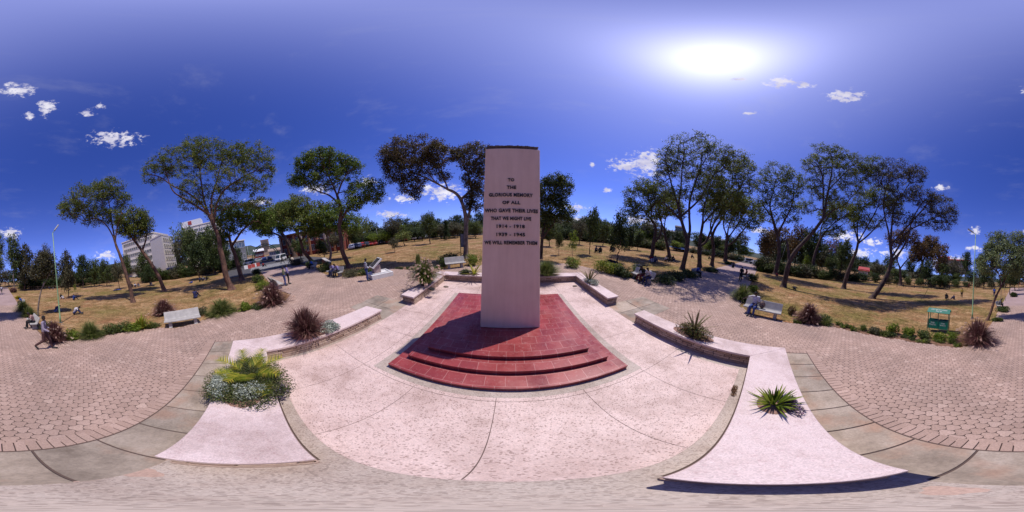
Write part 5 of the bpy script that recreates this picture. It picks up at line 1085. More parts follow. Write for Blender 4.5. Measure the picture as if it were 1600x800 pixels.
def person_parts(kind, detail):
    key = (kind, detail)
    if key in PCACHE: return PCACHE[key]
    J = pose(kind); b = MB(); up = J['head'] - J['neck']; up /= np.linalg.norm(up)
    spine = J['chest'] - J['pel']
    def torso(b, e, bot=1.):
        for s in ('L', 'R'):
            b.caps(J['sh' + s] * .72 + J['neck'] * .28 - up * .04, J['chest'] * .45 + J['sh' + s] * .3 + J['pel'] * .25, .072 + e, .095 + e)
            b.caps(J['chest'] * .75 + J['sh' + s] * .25 - up * .05, J['pel'] * .7 + J['hi' + s] * .3 + up * .05 * bot, .1 + e, .088 + e)
        b.caps(J['shL'], J['shR'], .055 + e, .055 + e); b.caps(J['chest'], J['pel'], .1 + e, .1 + e)
    torso(b, 0)
    b.caps(J['neck'] - up * .05, J['head'] - up * .05, .055, .048)
    hd = J['head']; f = np.array([0, 1., 0]) if kind != 'lie' else np.array([0, 0, 1.])
    f = f - up * (f @ up); f /= np.linalg.norm(f); sdv = np.cross(f, up)
    b.caps(hd + up * .035 - f * .01, hd - up * .05 + f * .015, .082, .058, 12); b.caps(hd + f * .072 - up * .005, hd + f * .09 - up * .022, .011, .015, 8)
    for s in (-1, 1): b.caps(hd + sdv * s * .08 - up * .02, hd + sdv * s * .083 + up * .015, .016, .016, 6)
    for s in ('L', 'R'):
        b.caps(J['sh' + s], J['el' + s], .047, .038); b.caps(J['el' + s], J['wr' + s], .036, .026)
        b.caps(J['hi' + s], J['kn' + s], .085, .057); b.caps(J['kn' + s], J['an' + s], .055, .036); b.caps(J['an' + s], J['to' + s], .036, .026)
        fd = J['wr' + s] - J['el' + s]; fd /= np.linalg.norm(fd); b.caps(J['wr' + s], J['wr' + s] + fd * .075, .024, .033)
    body = remesh(b, SKIN, 'person_body', None, .014 if detail else .022)
    if detail:                                                  # fingers join the palm
        v0 = [tuple(v.co) for v in body.vertices]; f0 = [tuple(p.vertices) for p in body.polygons]; fb = MB(); fb.add(v0, f0)
        for s, sg in (('L', -1), ('R', 1)):
            fd = J['wr' + s] - J['el' + s]; fd /= np.linalg.norm(fd); sdw = np.cross(fd, [0, 0, 1]); sdw /= np.linalg.norm(sdw) + 1e-9; nn = np.cross(sdw, fd); p = J['wr' + s] + fd * .09
            for q, (of, ln) in enumerate(zip((-.024, -.008, .008, .023), (.062, .075, .08, .068))):
                a = p + sdw * of; fb.tube([a - fd * .02, a + fd * ln * .45 - nn * .004, a + fd * ln * .8 - nn * .018, a + fd * ln * .95 - nn * .03], [.009, .0085, .0075, .006], 6)
            a = J['wr' + s] + fd * .035; fb.tube([a, a + sdw * sg * -.035 + fd * .02, a + sdw * sg * -.045 + fd * .05 - nn * .01], [.011, .01, .007], 6)
        body = fb.mesh('person_body', SKIN, True)
    sh = MB(); torso(sh, .016, .3)
    for s in ('L', 'R'): sh.caps(J['sh' + s], J['el' + s] * .85 + J['sh' + s] * .15, .062, .056)
    ls = MB(); torso(ls, .016, .3)
    for s in ('L', 'R'): ls.caps(J['sh' + s], J['el' + s], .062, .05); ls.caps(J['el' + s], J['wr' + s] * .92 + J['el' + s] * .08, .05, .04)
    tr = MB(); tr.caps(J['pel'] + up * .03, J['pel'] - up * .02, .118, .115)
    for s in ('L', 'R'): tr.caps(J['hi' + s] * .7 + J['pel'] * .3, J['hi' + s], .115, .108); tr.caps(J['hi' + s], J['kn' + s], .103, .073); tr.caps(J['kn' + s], J['an' + s] + (J['kn' + s] - J['an' + s]) * .12, .072, .056)
    vx = .016 if detail else .025
    hr = MB(); hr.caps(hd + up * .05 - f * .018, hd + up * .01 - f * .028, .085, .078, 12)
    shoes = []
    for s in ('L', 'R'):
        q = MB(); q.caps(J['an' + s] * .8 + J['to' + s] * .2 - np.array([0, 0, .012 if kind != 'lie' else 0]), J['to' + s], .047, .036, 10); shoes.append(q.mesh('shoe', BLACK, True))
    eyes = []
    for s in (-1, 1): q = MB(); q.ell(hd + sdv * s * .03 + f * .074 + up * .012, (.009, .007, .007), 6); eyes.append(q.mesh('eye', BLACK, True))
    PCACHE[key] = dict(body=body, shirt=remesh(sh, SKIN, 'shirt', None, vx), long=remesh(ls, SKIN, 'shirt', None, vx), trousers=remesh(tr, SKIN, 'trousers', None, vx), hair=hr.mesh('hair', HAIRM, True), shoes=shoes, eyes=eyes)
    return PCACHE[key]
def cloth(name, c): return plain('cloth_' + name, c, .85, .18, 14, bmp=.1, spec=.2)
CL = dict(purplegrey=cloth('purplegrey', (.3, .26, .34)), brown=cloth('brown', (.09, .045, .045)), pink=cloth('pink', (.42, .25, .22)), black=cloth('black', (.018, .018, .022)), navy=cloth('navy', (.03, .035, .1)), white=cloth('white', (.6, .58, .62)),
          blue=cloth('blue', (.04, .08, .34)), bright=cloth('bright', (.04, .14, .5)), red=cloth('red', (.35, .03, .035)), violet=cloth('violet', (.3, .26, .5)), olive=cloth('olive', (.16, .17, .1)), denim=cloth('denim', (.05, .08, .25)), grey=cloth('grey', (.2, .19, .2)), yellow=cloth('yellow', (.42, .3, .06)), dkred=cloth('dkred', (.14, .025, .03)), plaid=None)
m, nt, b_, o_ = newmat('plaid_cloth'); ck = N(nt, 'ShaderNodeTexChecker'); ck.inputs['Scale'].default_value = 9; nt.links.new(coords(nt), ck.inputs[0]); ck.inputs[1].default_value = (.5, .5, .58, 1); ck.inputs[2].default_value = (.03, .04, .08, 1); nt.links.new(ck.outputs[0], b_.inputs['Base Color']); b_.inputs['Roughness'].default_value = .9; CL['plaid'] = m
def recol(me, m):
    c = me.copy(); c.materials.clear(); c.materials.append(m); return c
def person(label, loc, rz, kind, shirt, trousers, scale=1., detail=False, sleeve='shirt', group=None, shoe=None):
    P = person_parts(kind, detail); z = float(gz(loc[0], loc[1])); zz = loc[2] if len(loc) > 2 else z
    o = thing('person', label, 'person', (loc[0], loc[1], zz), rz, group); o.scale = (scale,) * 3
    link('body', P['body'], o); link('shirt', recol(P[sleeve], CL[shirt]), o); link('trousers', recol(P['trousers'], CL[trousers]), o); link('hair', P['hair'], o)
    for s in P['shoes']: link('shoe', s, o)
    if detail:
        for e in P['eyes']: link('eye', e, o)
    return o
def P_(u, v): g = G(u, v); return (g.x, g.y, g.z + .012)
def toward(p, q): return facing(q[0] - p[0], q[1] - p[1])
def seat(key, t): q, rz = onbench(key, t); return (q.x, q.y, q.z - .004), rz
def sperson(label, key, t, kind, s, tr, **k): l, rz = seat(key, t); return person(label, l, rz, kind, s, tr, **k)
w = P_(71, 546); person('man walking across the plaza in a purple grey shirt and brown trousers', w, facing(-.85, .5), 'walk', 'purplegrey', 'brown', 1.02, True, 'long')
sperson('person in a pink top and black trousers on the bench behind the walking man', 'pink', -.6, 'sitlean', 'pink', 'black', detail=True)
w = P_(446.5, 446.5); person('man in an olive shirt standing with a hand on his hip by the left path', w, facing(.3, 1), 'hips', 'olive', 'denim', 1.0, True)
w = P_(452, 444); person('man in a violet shirt standing close behind the olive shirted man', w, facing(.2, 1), 'stand', 'violet', 'black', 1.05, True)
w = P_(574.5, 439); person('man in a plaid shirt and blue jeans reading the plaque', w, facing(.6, .8), 'look', 'plaid', 'denim', .96, True, 'long')
sperson('left of the two people in purple on the bench under the trees', 'purple', .1, 'sitlean', 'violet', 'navy'); sperson('right of the two people in purple on the bench under the trees', 'purple', -.6, 'sitlean', 'violet', 'black')
sperson('person in bright blue on a bench along the left path', 'blue2', .1, 'sitlean', 'bright', 'black')
sperson('person in a black top, left of the two on the bench by the hedge', 'two', -.15, 'sitlean', 'black', 'dkred', detail=True); sperson('person in a white top, right of the two on the bench by the hedge', 'two', -.78, 'sitlean', 'white', 'navy', detail=True)
sperson('man in a white shirt and blue jeans with an arm over his bag', 'white man', .5, 'sitarm', 'white', 'denim', detail=True)
sperson('person in blue sitting on the bench along the right path hedge', 'hat', .3, 'sitlean', 'blue', 'black')
sperson('left of the two people in red across the right path', 'red', .4, 'sit', 'red', 'black'); sperson('right of the two people in red across the right path', 'red', -.3, 'sit', 'dkred', 'black')
sperson('person in blue sitting left of the back path', 'blue', .3, 'sitlean', 'bright', 'black')
sperson('person in grey on the bench right of the back path', 'pair', .35, 'sitlean', 'grey', 'black'); sperson('person in black on the bench right of the back path', 'pair', -.35, 'sitlean', 'black', 'grey')
for lab, u, v, fx, fy, kind, s, t, sc in [
 ('person in dark clothes bending over on the grass left of the lamp post', 86, 488, -1, .3, 'groundbend', 'navy', 'denim', 1.), ('person with a white cover bending over on the grass right of the lamp post', 116, 491, -.8, .6, 'groundbend', 'white', 'navy', 1.05),
 ('person in black sitting on the lawn left of the shaggy conifer', 95, 467, -.5, 1, 'ground', 'black', 'white', 1.), ('person in blue sitting on the lawn right of the shaggy conifer', 115, 469, -1, .3, 'ground', 'blue', 'black', 1.05),
 ('leftmost of the three dark sitters far back on the left lawn', 70, 452, 0, 1, 'ground', 'black', 'black', 1.), ('middle of the three dark sitters far back on the left lawn', 77, 452, 0, 1, 'ground', 'navy', 'black', 1.), ('rightmost of the three dark sitters far back on the left lawn', 83, 452, .4, 1, 'ground', 'black', 'grey', 1.),
 ('person in blue sitting alone in the tree shade on the left lawn', 305, 466, -1, .2, 'ground', 'navy', 'navy', 1.05), ('person lying in blue by the group under the dense dark tree', 299, 442, 1, .2, 'lie', 'blue', 'blue', 1.),
 ('sitter in navy left in the group under the dense dark tree', 312, 440, .2, 1, 'ground', 'navy', 'black', 1.), ('sitter in white in the group under the dense dark tree', 317, 439, .2, 1, 'ground', 'grey', 'navy', 1.), ('sitter in black right in the group under the dense dark tree', 323, 438, -.4, 1, 'ground', 'black', 'black', 1.),
 ('leftmost of three sitters in a row between the leaning trunks', 206, 449, .3, 1, 'ground', 'black', 'black', 1.), ('middle of three sitters in a row between the leaning trunks', 211, 448.5, .3, 1, 'ground', 'white', 'navy', 1.), ('rightmost of three sitters in a row between the leaning trunks', 216, 448, .3, 1, 'ground', 'navy', 'grey', 1.),
 ('sitter in navy at the foot of the dark young tree', 235, 446, .3, 1, 'ground', 'navy', 'white', 1.), ('person lying in blue on the lawn left of the leaning trunk', 183, 454, -1, .3, 'lie', 'blue', 'navy', 1.),
 ('distant sitter in dark clothes by the biggest left tree', 337, 428, .3, 1, 'ground', 'black', 'black', 1.), ('person in a white shirt walking away on the back path', 2.5, 458, .1, 1, 'walk', 'white', 'black', 1.), ('far walker in red on the back path', 8, 446, .1, 1, 'walk', 'red', 'black', 1.),
 ('far walker in dark blue on the back path', 1597, 447, 0, 1, 'walk', 'navy', 'black', 1.), ('far walker in grey at the top of the back path', 3, 444.5, 0, 1, 'walk', 'grey', 'navy', 1.), ('farthest walker in white at the top of the back path', 12, 444.8, 0, 1, 'walk', 'white', 'black', 1.),
 ('person in red and black sitting low beside the left path', 411, 417, .4, 1, 'ground', 'red', 'black', 1.2), ('person in dark clothes bending at the street end of the left path', 442, 412, .6, 1, 'walk', 'black', 'black', 1.1), ('person carrying a pale sack at the street end of the left path', 454, 412, .6, 1, 'walk', 'olive', 'black', 1.1),
 ('dark figure standing on the right path', 1156, 440, -1, .3, 'stand', 'black', 'black', 1.02), ('person sitting beside the hedge farther down the right path', 1145, 418, -1, -.2, 'ground', 'navy', 'black', 1.4),
 ('person lying in black at the foot of the large twisting tree', 1241, 451, 1, -.2, 'lie', 'black', 'black', 1.05), ('person in red sitting by the open dark tree at right', 1214, 432, -.6, .3, 'ground', 'red', 'navy', .9),
 ('person lying in navy on the front lawn near the bench with two people', 1000, 417, -1, .3, 'lie', 'navy', 'black', 1.05), ('dark sitter by the straight trunk of the dark round headed tree', 957, 410, .2, -1, 'lie', 'black', 'black', 1.),
 ('sitter in red at the foot of the crooked forked tree', 1016, 409, -.3, -1, 'ground', 'red', 'white', 1.1), ('sitter in white at the foot of the crooked forked tree', 1022, 410, -.3, -1, 'ground', 'grey', 'navy', 1.1),
 ('left sitter of the dark three by the thin dark stemmed tree', 1039, 408.5, .2, -1, 'ground', 'white', 'black', 1.1), ('middle sitter of the dark three by the thin dark stemmed tree', 1045, 408.5, 0, -1, 'ground', 'black', 'black', 1.1), ('right sitter of the dark three by the thin dark stemmed tree', 1050, 408, -.3, -1, 'ground', 'black', 'navy', 1.1),
 ('sitter in navy left of the tall narrow tree group on the front lawn', 930, 394, .3, -1, 'ground', 'navy', 'black', 1.1), ('sitter in black right of the tall narrow tree on the front lawn', 937, 394.5, -.3, -1, 'ground', 'black', 'black', 1.1), ('sitter in dark red far on the front lawn', 954, 392, -.1, -1, 'ground', 'dkred', 'black', 1.2), ('sitter in grey far on the front lawn', 958, 393, -.3, -1, 'ground', 'black', 'grey', 1.1),
 ('distant sitter in dark clothes beyond the double trunked tree', 1080, 403, 0, -1, 'ground', 'navy', 'black', 1.1), ('distant sitter on the lawn left of the right path', 1107, 405, 0, -1, 'ground', 'black', 'black', 1.1),
 ('dark sitter leaning on the small V forked tree', 1412, 448, -.2, 1, 'ground', 'black', 'black', 1.1), ('person in black sitting on the far right lawn', 1478, 467, -.6, .6, 'ground', 'black', 'black', 1.15), ('child like sitter in navy beside the person in yellow', 1491, 468, .4, .5, 'ground', 'navy', 'navy', .95),
 ('person in a yellow top standing on the far right lawn', 1502.5, 465, -.4, .8, 'stand', 'yellow', 'black', 1.), ('person in blue standing behind the big leafy tree', 1553.5, 464, .2, -1, 'stand', 'blue', 'navy', 1.05), ('distant standing figure in the middle of the far right lawn', 1514, 449.5, 0, 1, 'stand', 'dkred', 'dkred', 1.), ('dark sitter far back beside the autumn tinted tree', 1470, 449, 0, 1, 'ground', 'black', 'black', 1.1)]:
    person(lab, P_(u, v), facing(fx, fy), kind, s, t, sc)
# bag on the bench, sack, sheets on the grass
l, rz = seat('white man', .06); b = MB(); b.ell((0, 0, .2), (.17, .12, .22), 12); o = thing('backpack', 'brown patterned backpack standing on the bench next to the man in white', 'bag', (l[0], l[1], l[2] + .46), rz); b.build('bag_body', plain('bag_cloth', (.22, .15, .12), .85, .5, 14), o, smooth=True)
MB().tube([(-.05, .0, .4), (-.04, 0, .47), (.04, 0, .47), (.05, 0, .4)], .012, 6).build('handle', BLACK, o); MB().ell((0, .1, .13), (.12, .05, .1), 10).build('pocket', plain('bag_dark', (.09, .06, .055), .85), o, smooth=True)
g = G(457, 409); b = MB(); b.ell((0, 0, .55), (.5, .4, .5), 10, z0=-.9); tag(b.build('sack', plain('pale_sack', (.5, .42, .33), .9), loc=g, smooth=True), 'pale bulging sack at the street end of the left path', 'sack')
# ================================================================== BUILDINGS
GLASS = plain('dark_glass', (.03, .045, .06), .15, .2, 2, bmp=0); BGLASS = plain('blue_glass', (.03, .09, .22), .15, .2, 2, bmp=0)
def dirp(u, d):
    w = D(u, 400); q = w[:2] / np.linalg.norm(w[:2]) * d; return Vector((q[0], q[1]))
def hgt(u, v, d):
    w = D(u, v); return H + d * w[2] / math.hypot(w[0], w[1])
def wall_frame(a, c, z0):
    """matrix with x along a->c, y into the building, z up"""
    t = (c - a).normalized(); n = Vector((-t.y, t.x))
    return Matrix(((t.x, n.x, 0, a.x), (t.y, n.y, 0, a.y), (0, 0, 1, z0), (0, 0, 0, 1))), (c - a).length
def block(o, a, c, depth, z0, z1, wallm, name='wall', roof=None):
    M, L = wall_frame(a, c, 0); MB().box(0, L, 0, depth, z0, z1, M=M).build(name, wallm, o)
    b = MB(); b.box(-.25, L + .25, -.25, .2, z1, z1 + .45, M=M); b.box(-.25, L + .25, depth - .2, depth + .25, z1, z1 + .45, M=M); b.box(-.25, .2, .2, depth - .2, z1, z1 + .45, M=M); b.box(L - .2, L + .25, .2, depth - .2, z1, z1 + .45, M=M)
    b.build('parapet', roof or wallm, o); return M, L
def windows(o, M, L, rows, cols, x0, x1, z0, z1, wh, ww, glass=GLASS, frame=None, side=None, sill=True):
    for r in range(rows):
        z = z0 + (z1 - z0) * (r + .5) / rows
        for c in range(cols):
            x = x0 + (x1 - x0) * (c + .5) / cols; w2 = ww / 2
            b = MB()
            for q in ((x - w2 - .06, x - w2, z - wh / 2, z + wh / 2), (x + w2, x + w2 + .06, z - wh / 2, z + wh / 2), (x - w2 - .06, x + w2 + .06, z + wh / 2, z + wh / 2 + .07), (x - w2 - .12, x + w2 + .12, z - wh / 2 - .1, z - wh / 2), (x - .03, x + .03, z - wh / 2, z + wh / 2)):
                b.box(q[0], q[1], -.1, .02, q[2], q[3], M=M)
            f = b.build('window', frame or WHITE, o); MB().box(x - w2, x + w2, -.03, .03, z - wh / 2, z + wh / 2, M=M).build('pane', glass, f)
CREAM = plain('cream_render', (.72, .65, .56), .85, .1, 1.5); GREYB = plain('grey_render', (.2, .2, .22), .85, .15, 1.5); PINKB = plain('pink_render', (.42, .2, .22), .85, .12, 1.5); REDB = plain('red_brick', (.23, .04, .025), .85, .25, 3)
ORB = plain('orange_render', (.4, .17, .08), .85, .2, 2); TANB = plain('tan_render', (.34, .25, .19), .85, .12, .5); REDR = plain('red_roof', (.4, .05, .04), .7, .2, 2); NAVYP = plain('navy_band', (.02, .03, .14), .6, .1)
# white office block: left wing turned towards the park and a right wing with a blank flank
d0 = 62; a, c, e = dirp(238, 70), dirp(257, d0), dirp(274, 71); zt = hgt(257, 366.5, d0)
o = thing('office_block', 'white office block with dark windows and a blank flank', 'building', (c.x, c.y, 0))
mi = Matrix.Translation((-c.x, -c.y, 0))
def shift(v): return Vector((v.x - c.x, v.y - c.y))
M, L = wall_frame(shift(c), shift(e), 0); fl = (shift(a) - shift(c))
b = MB(); q = [shift(a), shift(c), shift(e), shift(a) + shift(e) - shift(c)]; b.prism([(p.x, p.y) for p in q], -1, zt); b.build('wall', CREAM, o)
b = MB(); ctr_ = sum(q, Vector((0, 0))) / 4; b.prism([tuple(ctr_ + (p - ctr_) * 1.02) for p in q], zt, zt + .5); b.build('roof', CREAM, o)
windows(o, M, L, 5, 5, .8, L - .5, 3.9, zt - .4, 1.35, L / 5 * .62, frame=CREAM)
MB().box(-.2, L + .2, -.5, -.02, 2.9, 3.9, M=M).build('navy_canopy', NAVYP, o)
windows(o, M, L, 1, 4, .8, L - .5, .4, 2.8, 1.9, 1.6)
a, c2 = dirp(193, 82), dirp(245, 69); zt2 = hgt(243, 364, 70)
o2 = thing('office_block', 'long wing of the white office block with strip windows behind the leaning trees', 'building', (a.x, a.y, 0))
A_, C_ = Vector((0, 0)), c2 - a
M, L = block(o2, A_, C_, 12, -1, zt2, CREAM); windows(o2, M, L, 6, 14, 1, L - 1, 3.2, zt2 - .3, 1.2, L / 14 * .75, frame=CREAM); windows(o2, M, L, 1, 8, 1, L - 1, .3, 2.9, 1.8, L / 9 * .7)
# tall white building behind the big tree
a, c = dirp(292, 88), dirp(352, 84); zt = hgt(310, 352, 86)
o = thing('tall_building', 'tall white building half hidden by the biggest left tree with a red rooftop sign', 'building', (a.x, a.y, 0)); M, L = block(o, Vector((0, 0)), c - a, 16, -1, zt, CREAM)
windows(o, M, L, 8, 14, 1.5, L - 1.5, 2, zt - 1, 1.3, L / 14 * .6)
pt = dirp(306, 86) - a; Ms = Matrix.Translation((pt.x, pt.y, 0)) @ M.to_3x3().to_4x4()
MB().box(-5, 6, .5, 5, zt + .46, zt + 3.6, M=Ms).build('roof_house', WHITE, o); MB().box(-1.2, .8, .35, .48, zt + 1.2, zt + 3.2, M=Ms).build('roof_sign', REDR, o)
# blue glass pavilion and grey wall
a, c = dirp(354, 60), dirp(386, 62); o = thing('glass_building', 'low building with blue glass front behind the dark leaning tree', 'building', (a.x, a.y, 0)); zt = hgt(372, 377, 61)
M, L = block(o, Vector((0, 0)), c - a, 10, -.5, zt, GREYB, roof=WHITE); windows(o, M, L, 1, 7, .4, L - .4, zt - 2.6, zt - .4, 1.9, L / 7 * .9, BGLASS); windows(o, M, L, 1, 6, .4, L - .4, .4, zt - 2.8, 1.5, L / 7 * .6)
# red building
a, c = dirp(441, 54), dirp(541, 47); o = thing('red_building', 'red and orange two storey building with pale columns behind the low trees', 'building', (a.x, a.y, 0)); zt = hgt(470, 365, 52)
M, L = block(o, Vector((0, 0)), c - a, 14, -.5, zt, REDB, roof=ORB); windows(o, M, L, 2, 12, .8, L - .8, .6, zt - .3, 1.7, L / 12 * .5)
for k in range(9):
    x = .4 + (L - .8) * k / 8; MB().box(x - .28, x + .28, -.55, -.11, -.3, zt - .2, M=M).build('column', ORB if k % 3 else plain('pale_column', (.55, .42, .33), .8), o)
# tan tower
a, c = dirp(411, 170), dirp(424, 170); o = thing('tower_block', 'distant tan tower block seen above the green arch', 'building', (a.x, a.y, 0)); zt = hgt(418, 374, 170); M, L = block(o, Vector((0, 0)), c - a, 16, -1, zt, TANB); windows(o, M, L, 8, 5, 1, L - 1, 3, zt - 1, 1.4, L / 5 * .55, frame=TANB)
def shop(label, u0, u1, d, v, wallm, roofm, cat='building', cols=6, vb=None):
    a, c = dirp(u0, d), dirp(u1, d); z0 = float(gz(a.x, a.y)) if vb is None else hgt(u0, vb, d); zt = hgt((u0 + u1) / 2, v, d); o = thing('shop_building', label, cat, (a.x, a.y, z0)); h = zt - z0
    M, L = block(o, Vector((0, 0)), c - a, 8, -1, h - .6, wallm, roof=roofm); windows(o, M, L, max(1, int(h / 3.2)), cols, .5, L - .5, .3, h - .8, 1.4, L / cols * .55)
    b = MB(); b.prof([(-.8, h - .55), (4, h + 1.0), (8.8, h - .55), (8.8, h - .7), (4, h + .8), (-.8, h - .7)], -.5, L + .5, M=M); b.build('roof', roofm, o); return o
shop('distant low shop with a red sign seen through the green arch', 398, 413, 105, 391, REDB, WHITE); shop('distant cream shop right of the red one through the green arch', 421, 440, 100, 390, CREAM, TANB)
shop('grey stepped building far behind the crooked trees right of the obelisk', 1036, 1068, 105, 362, GREYB, GREYB, cols=9); shop('small grey rooftop block above the grey stepped building', 1048, 1062, 112, 353, GREYB, plain('dark_roof', (.08, .08, .09), .8), cols=4)
shop('pink building between the trees along the right path', 1092, 1118, 108, 371, PINKB, PINKB, cols=7); shop('smaller pink building just right of the pink one', 1116, 1130, 112, 374, PINKB, GREYB, cols=4)
shop('small white house with a red roof at the back of the right lawn', 1346, 1360, 62, 421, WHITE, REDR, 'house', 3)
shop('long pale building on the distant slope behind the yellowing tree', 1482, 1514, 150, 406, TANB, REDR, cols=9, vb=425); shop('brown roofed house on the distant slope left of the long pale one', 1466, 1484, 160, 401, plain('brown_wall', (.25, .14, .11), .85), REDR, cols=4, vb=424)
shop('pale shed with a low roof behind the left lawn', 44, 63, 52, 432, plain('shed_wall', (.1, .09, .09), .9), plain('tin_roof', (.4, .45, .5), .5), 'shed', 3)
shop('reddish shop at the far end of the back path', 1578, 1594, 84, 424, REDB, WHITE, cols=4)
# market umbrella / blue awnings right
for k, (u, v) in enumerate([(1052, 383), (1061, 385)]):
    p = dirp(u, 60); z = hgt(u, v, 60); o = thing('market_tent', ['blue market tent behind the thin dark stemmed tree', 'second blue market tent right of the first behind the double trunk'][k], 'tent', (p.x, p.y, 0))
    MB().box(-1.6, 1.6, -1.6, 1.6, z - .8, z, tx=1.3, ty=1.3).build('canopy', plain('tent_blue', (.08, .16, .42), .7), o)
    for sx in (-1.5, 1.5):
        for sy in (-1.5, 1.5): MB().tube([(sx, sy, 0), (sx, sy, z - .8)], .03, 6).build('pole', GREYM, o)
# green steel arch over the street
g0, g1 = G(393, 404), G(438, 404); a = dirp(393, 48); c = dirp(437, 48); mid = (a + c) / 2; hw = (c - a).length / 2; t = (c - a).normalized(); zt = hgt(414, 381, 48)
o = thing('street_arch', 'green steel arch spanning the street beyond the left path', 'arch', (mid.x, mid.y, 0), math.atan2(t.y, t.x))
for k, off in enumerate((0, .55)):
    P = [(-(hw + off * .0) * math.cos(math.pi * i / 24), 0, 1.2 + (zt - 1.2 - off) * math.sin(math.pi * i / 24)) for i in range(25)]; P = [(p[0] * (1 - off / hw), p[1], p[2]) for p in P]; MB().tube([(P[0][0], 0, -.1)] + P + [(P[-1][0], 0, -.1)], .11, 8).build('arch_rib', DKGRN, o, smooth=True)
b = MB()
for i in range(2, 23): b.tube([(-hw * math.cos(math.pi * i / 24), 0, 1.2 + (zt - 1.2) * math.sin(math.pi * i / 24)), (-(hw - .55) * math.cos(math.pi * (i + .5) / 24), 0, 1.2 + (zt - 1.75) * math.sin(math.pi * (i + .5) / 24))], .04, 5)
b.build('lattice_web', DKGRN, o)
# street surface beyond the left path and at the end of the right path
struct(MB().prism([(-27.9, -6), (-120, -14), (-120, 18), (-27.9, 14)], -.02, .0, top_only=True).build('street', ASPH)); struct(MB().prism([(60.1, -6), (140, -10), (140, 20), (60.1, 14)], -.02, .0, top_only=True).build('road', ASPH))
b = MB()
for k in range(9): b.prism([(-33 - k * .9, -1), (-33.45 - k * .9, -1), (-33.45 - k * .9, 9), (-33 - k * .9, 9)], 0, .006, top_only=True)
struct(b.build('crossing_stripes', plain('road_paint', (.4, .4, .4), .8)))
q = [dirp(u, d) for u, d in ((548, 46), (600, 50), (660, 55), (720, 58), (760, 60))]; q2 = [p * 1.16 for p in q]
struct(MB().prism([tuple(p) for p in q] + [tuple(p) for p in q2[::-1]], -.02, .004, top_only=True).build('parking_road', ASPH))
# ================================================================== CARS
CARP = {}
def car(label, p, rz, paint, van=False, group='parked vehicles', s=1.):
    key = (paint.name, van)
    if key in CARP: return dup(CARP[key], p, rz, s, label, group)
    o = thing('parked_van' if van else 'parked_car', label, 'van' if van else 'car', p, rz, group); o.scale = (s,) * 3; CARP[key] = o
    hh = 1.9 if van else 1.42
    low = [(-2.1, .32), (-2.12, .7), (-1.95, .86), (-1., .92), (1.9, .95), (2.08, .85), (2.1, .32)]
    M = Matrix.Rotation(math.pi / 2, 4, 'Z')
    MB().prof(low, -.86, .86, M=Matrix.Rotation(0, 4, 'Z')).build('body', paint, o, bevel=.06)
    cab = [(-1.35 if not van else -1.85, .9), (-.55 if not van else -1.2, hh), (1.05 if not van else 1.95, hh), (1.75 if not van else 2.04, .93)]
    MB().prof(cab, -.74, .74).build('cabin', paint, o, bevel=.07)
    gl = [(cab[0][0] + .17, .98), (cab[1][0] + .1, hh - .12), (cab[2][0] - .1, hh - .12), (cab[3][0] - .2, .98)]
    MB().prof(gl, -.748, .748).build('side_window', GLASS, o)
    f0, f1 = cab[0], cab[1]; MB().add([(-.62, f0[0] + .02, .98), (.62, f0[0] + .02, .98), (.6, f1[0] - .08, hh - .1), (-.6, f1[0] - .08, hh - .1)], [(0, 1, 2, 3)]).build('windscreen', GLASS, o)
    for x in (-.8, .8):
        for y in (-1.3, 1.3):
            w = MB().tube([(x - .1, y, .32), (x + .1, y, .32)], .32, 16).build('wheel', plain('tyre', (.02, .02, .02), .9), o); MB().tube([(x - .108, y, .32), (x + .108, y, .32)], .18, 12).build('rim', GREYM, w)
        MB().box(x * .75 - .16, x * .75 + .16, -2.13, -2.08, .62, .76).build('headlight', plain('lamp_glass', (.6, .6, .6), .2), o)
    return o
def paint(n, c): return plain('paint_' + n, c, .3, .05, 2, bmp=0)
PT_ = [paint('white', (.7, .7, .7)), paint('silver', (.4, .41, .43)), paint('red', (.4, .03, .03)), paint('dark', (.03, .03, .04)), paint('blue', (.04, .08, .25))]
names = ['white', 'silver', 'red', 'black', 'dark blue']
seq = [(552, 44, 0, 'first'), (557.5, 45, 3, 'second'), (563, 45.5, 1, 'third'), (569, 46, 2, 'fourth'), (575, 46.5, 3, 'fifth'), (581, 47, 2, 'sixth'), (587, 47.5, 2, 'seventh'), (600, 48.5, 3, 'eighth'), (606, 49, 2, 'ninth'), (636, 51, 2, 'tenth'), (643, 52, 3, 'eleventh'), (649, 52.5, 0, 'twelfth'), (659, 54, 0, 'thirteenth'), (667, 55, 1, 'fourteenth')]
for u, d, ci, nm in seq:
    p = dirp(u, d + 1.5); car(f'{names[ci]} car, {nm} from the left in the row behind the front lawn', (p.x, p.y, .006), facing(p.x, p.y) + random.uniform(-.12, .12), PT_[ci])
for k, (u, d, ci, van) in enumerate([(1068, 66, 1, 0), (1076, 67, 3, 0), (1085, 68, 0, 0), (1098, 69, 0, 0), (1104, 69, 3, 0), (1111, 70, 0, 0), (1118, 71, 1, 0), (1124, 71, 0, 0), (1143, 70, 1, 0), (1150, 72, 0, 0)]):
    p = dirp(u, d); car(f'{names[ci]} car, number {k + 1} from the left in the row under the clipped round trees', (p.x, p.y, 0), facing(p.y, -p.x) + random.uniform(-.3, .3), PT_[ci], bool(van), s=1.1)
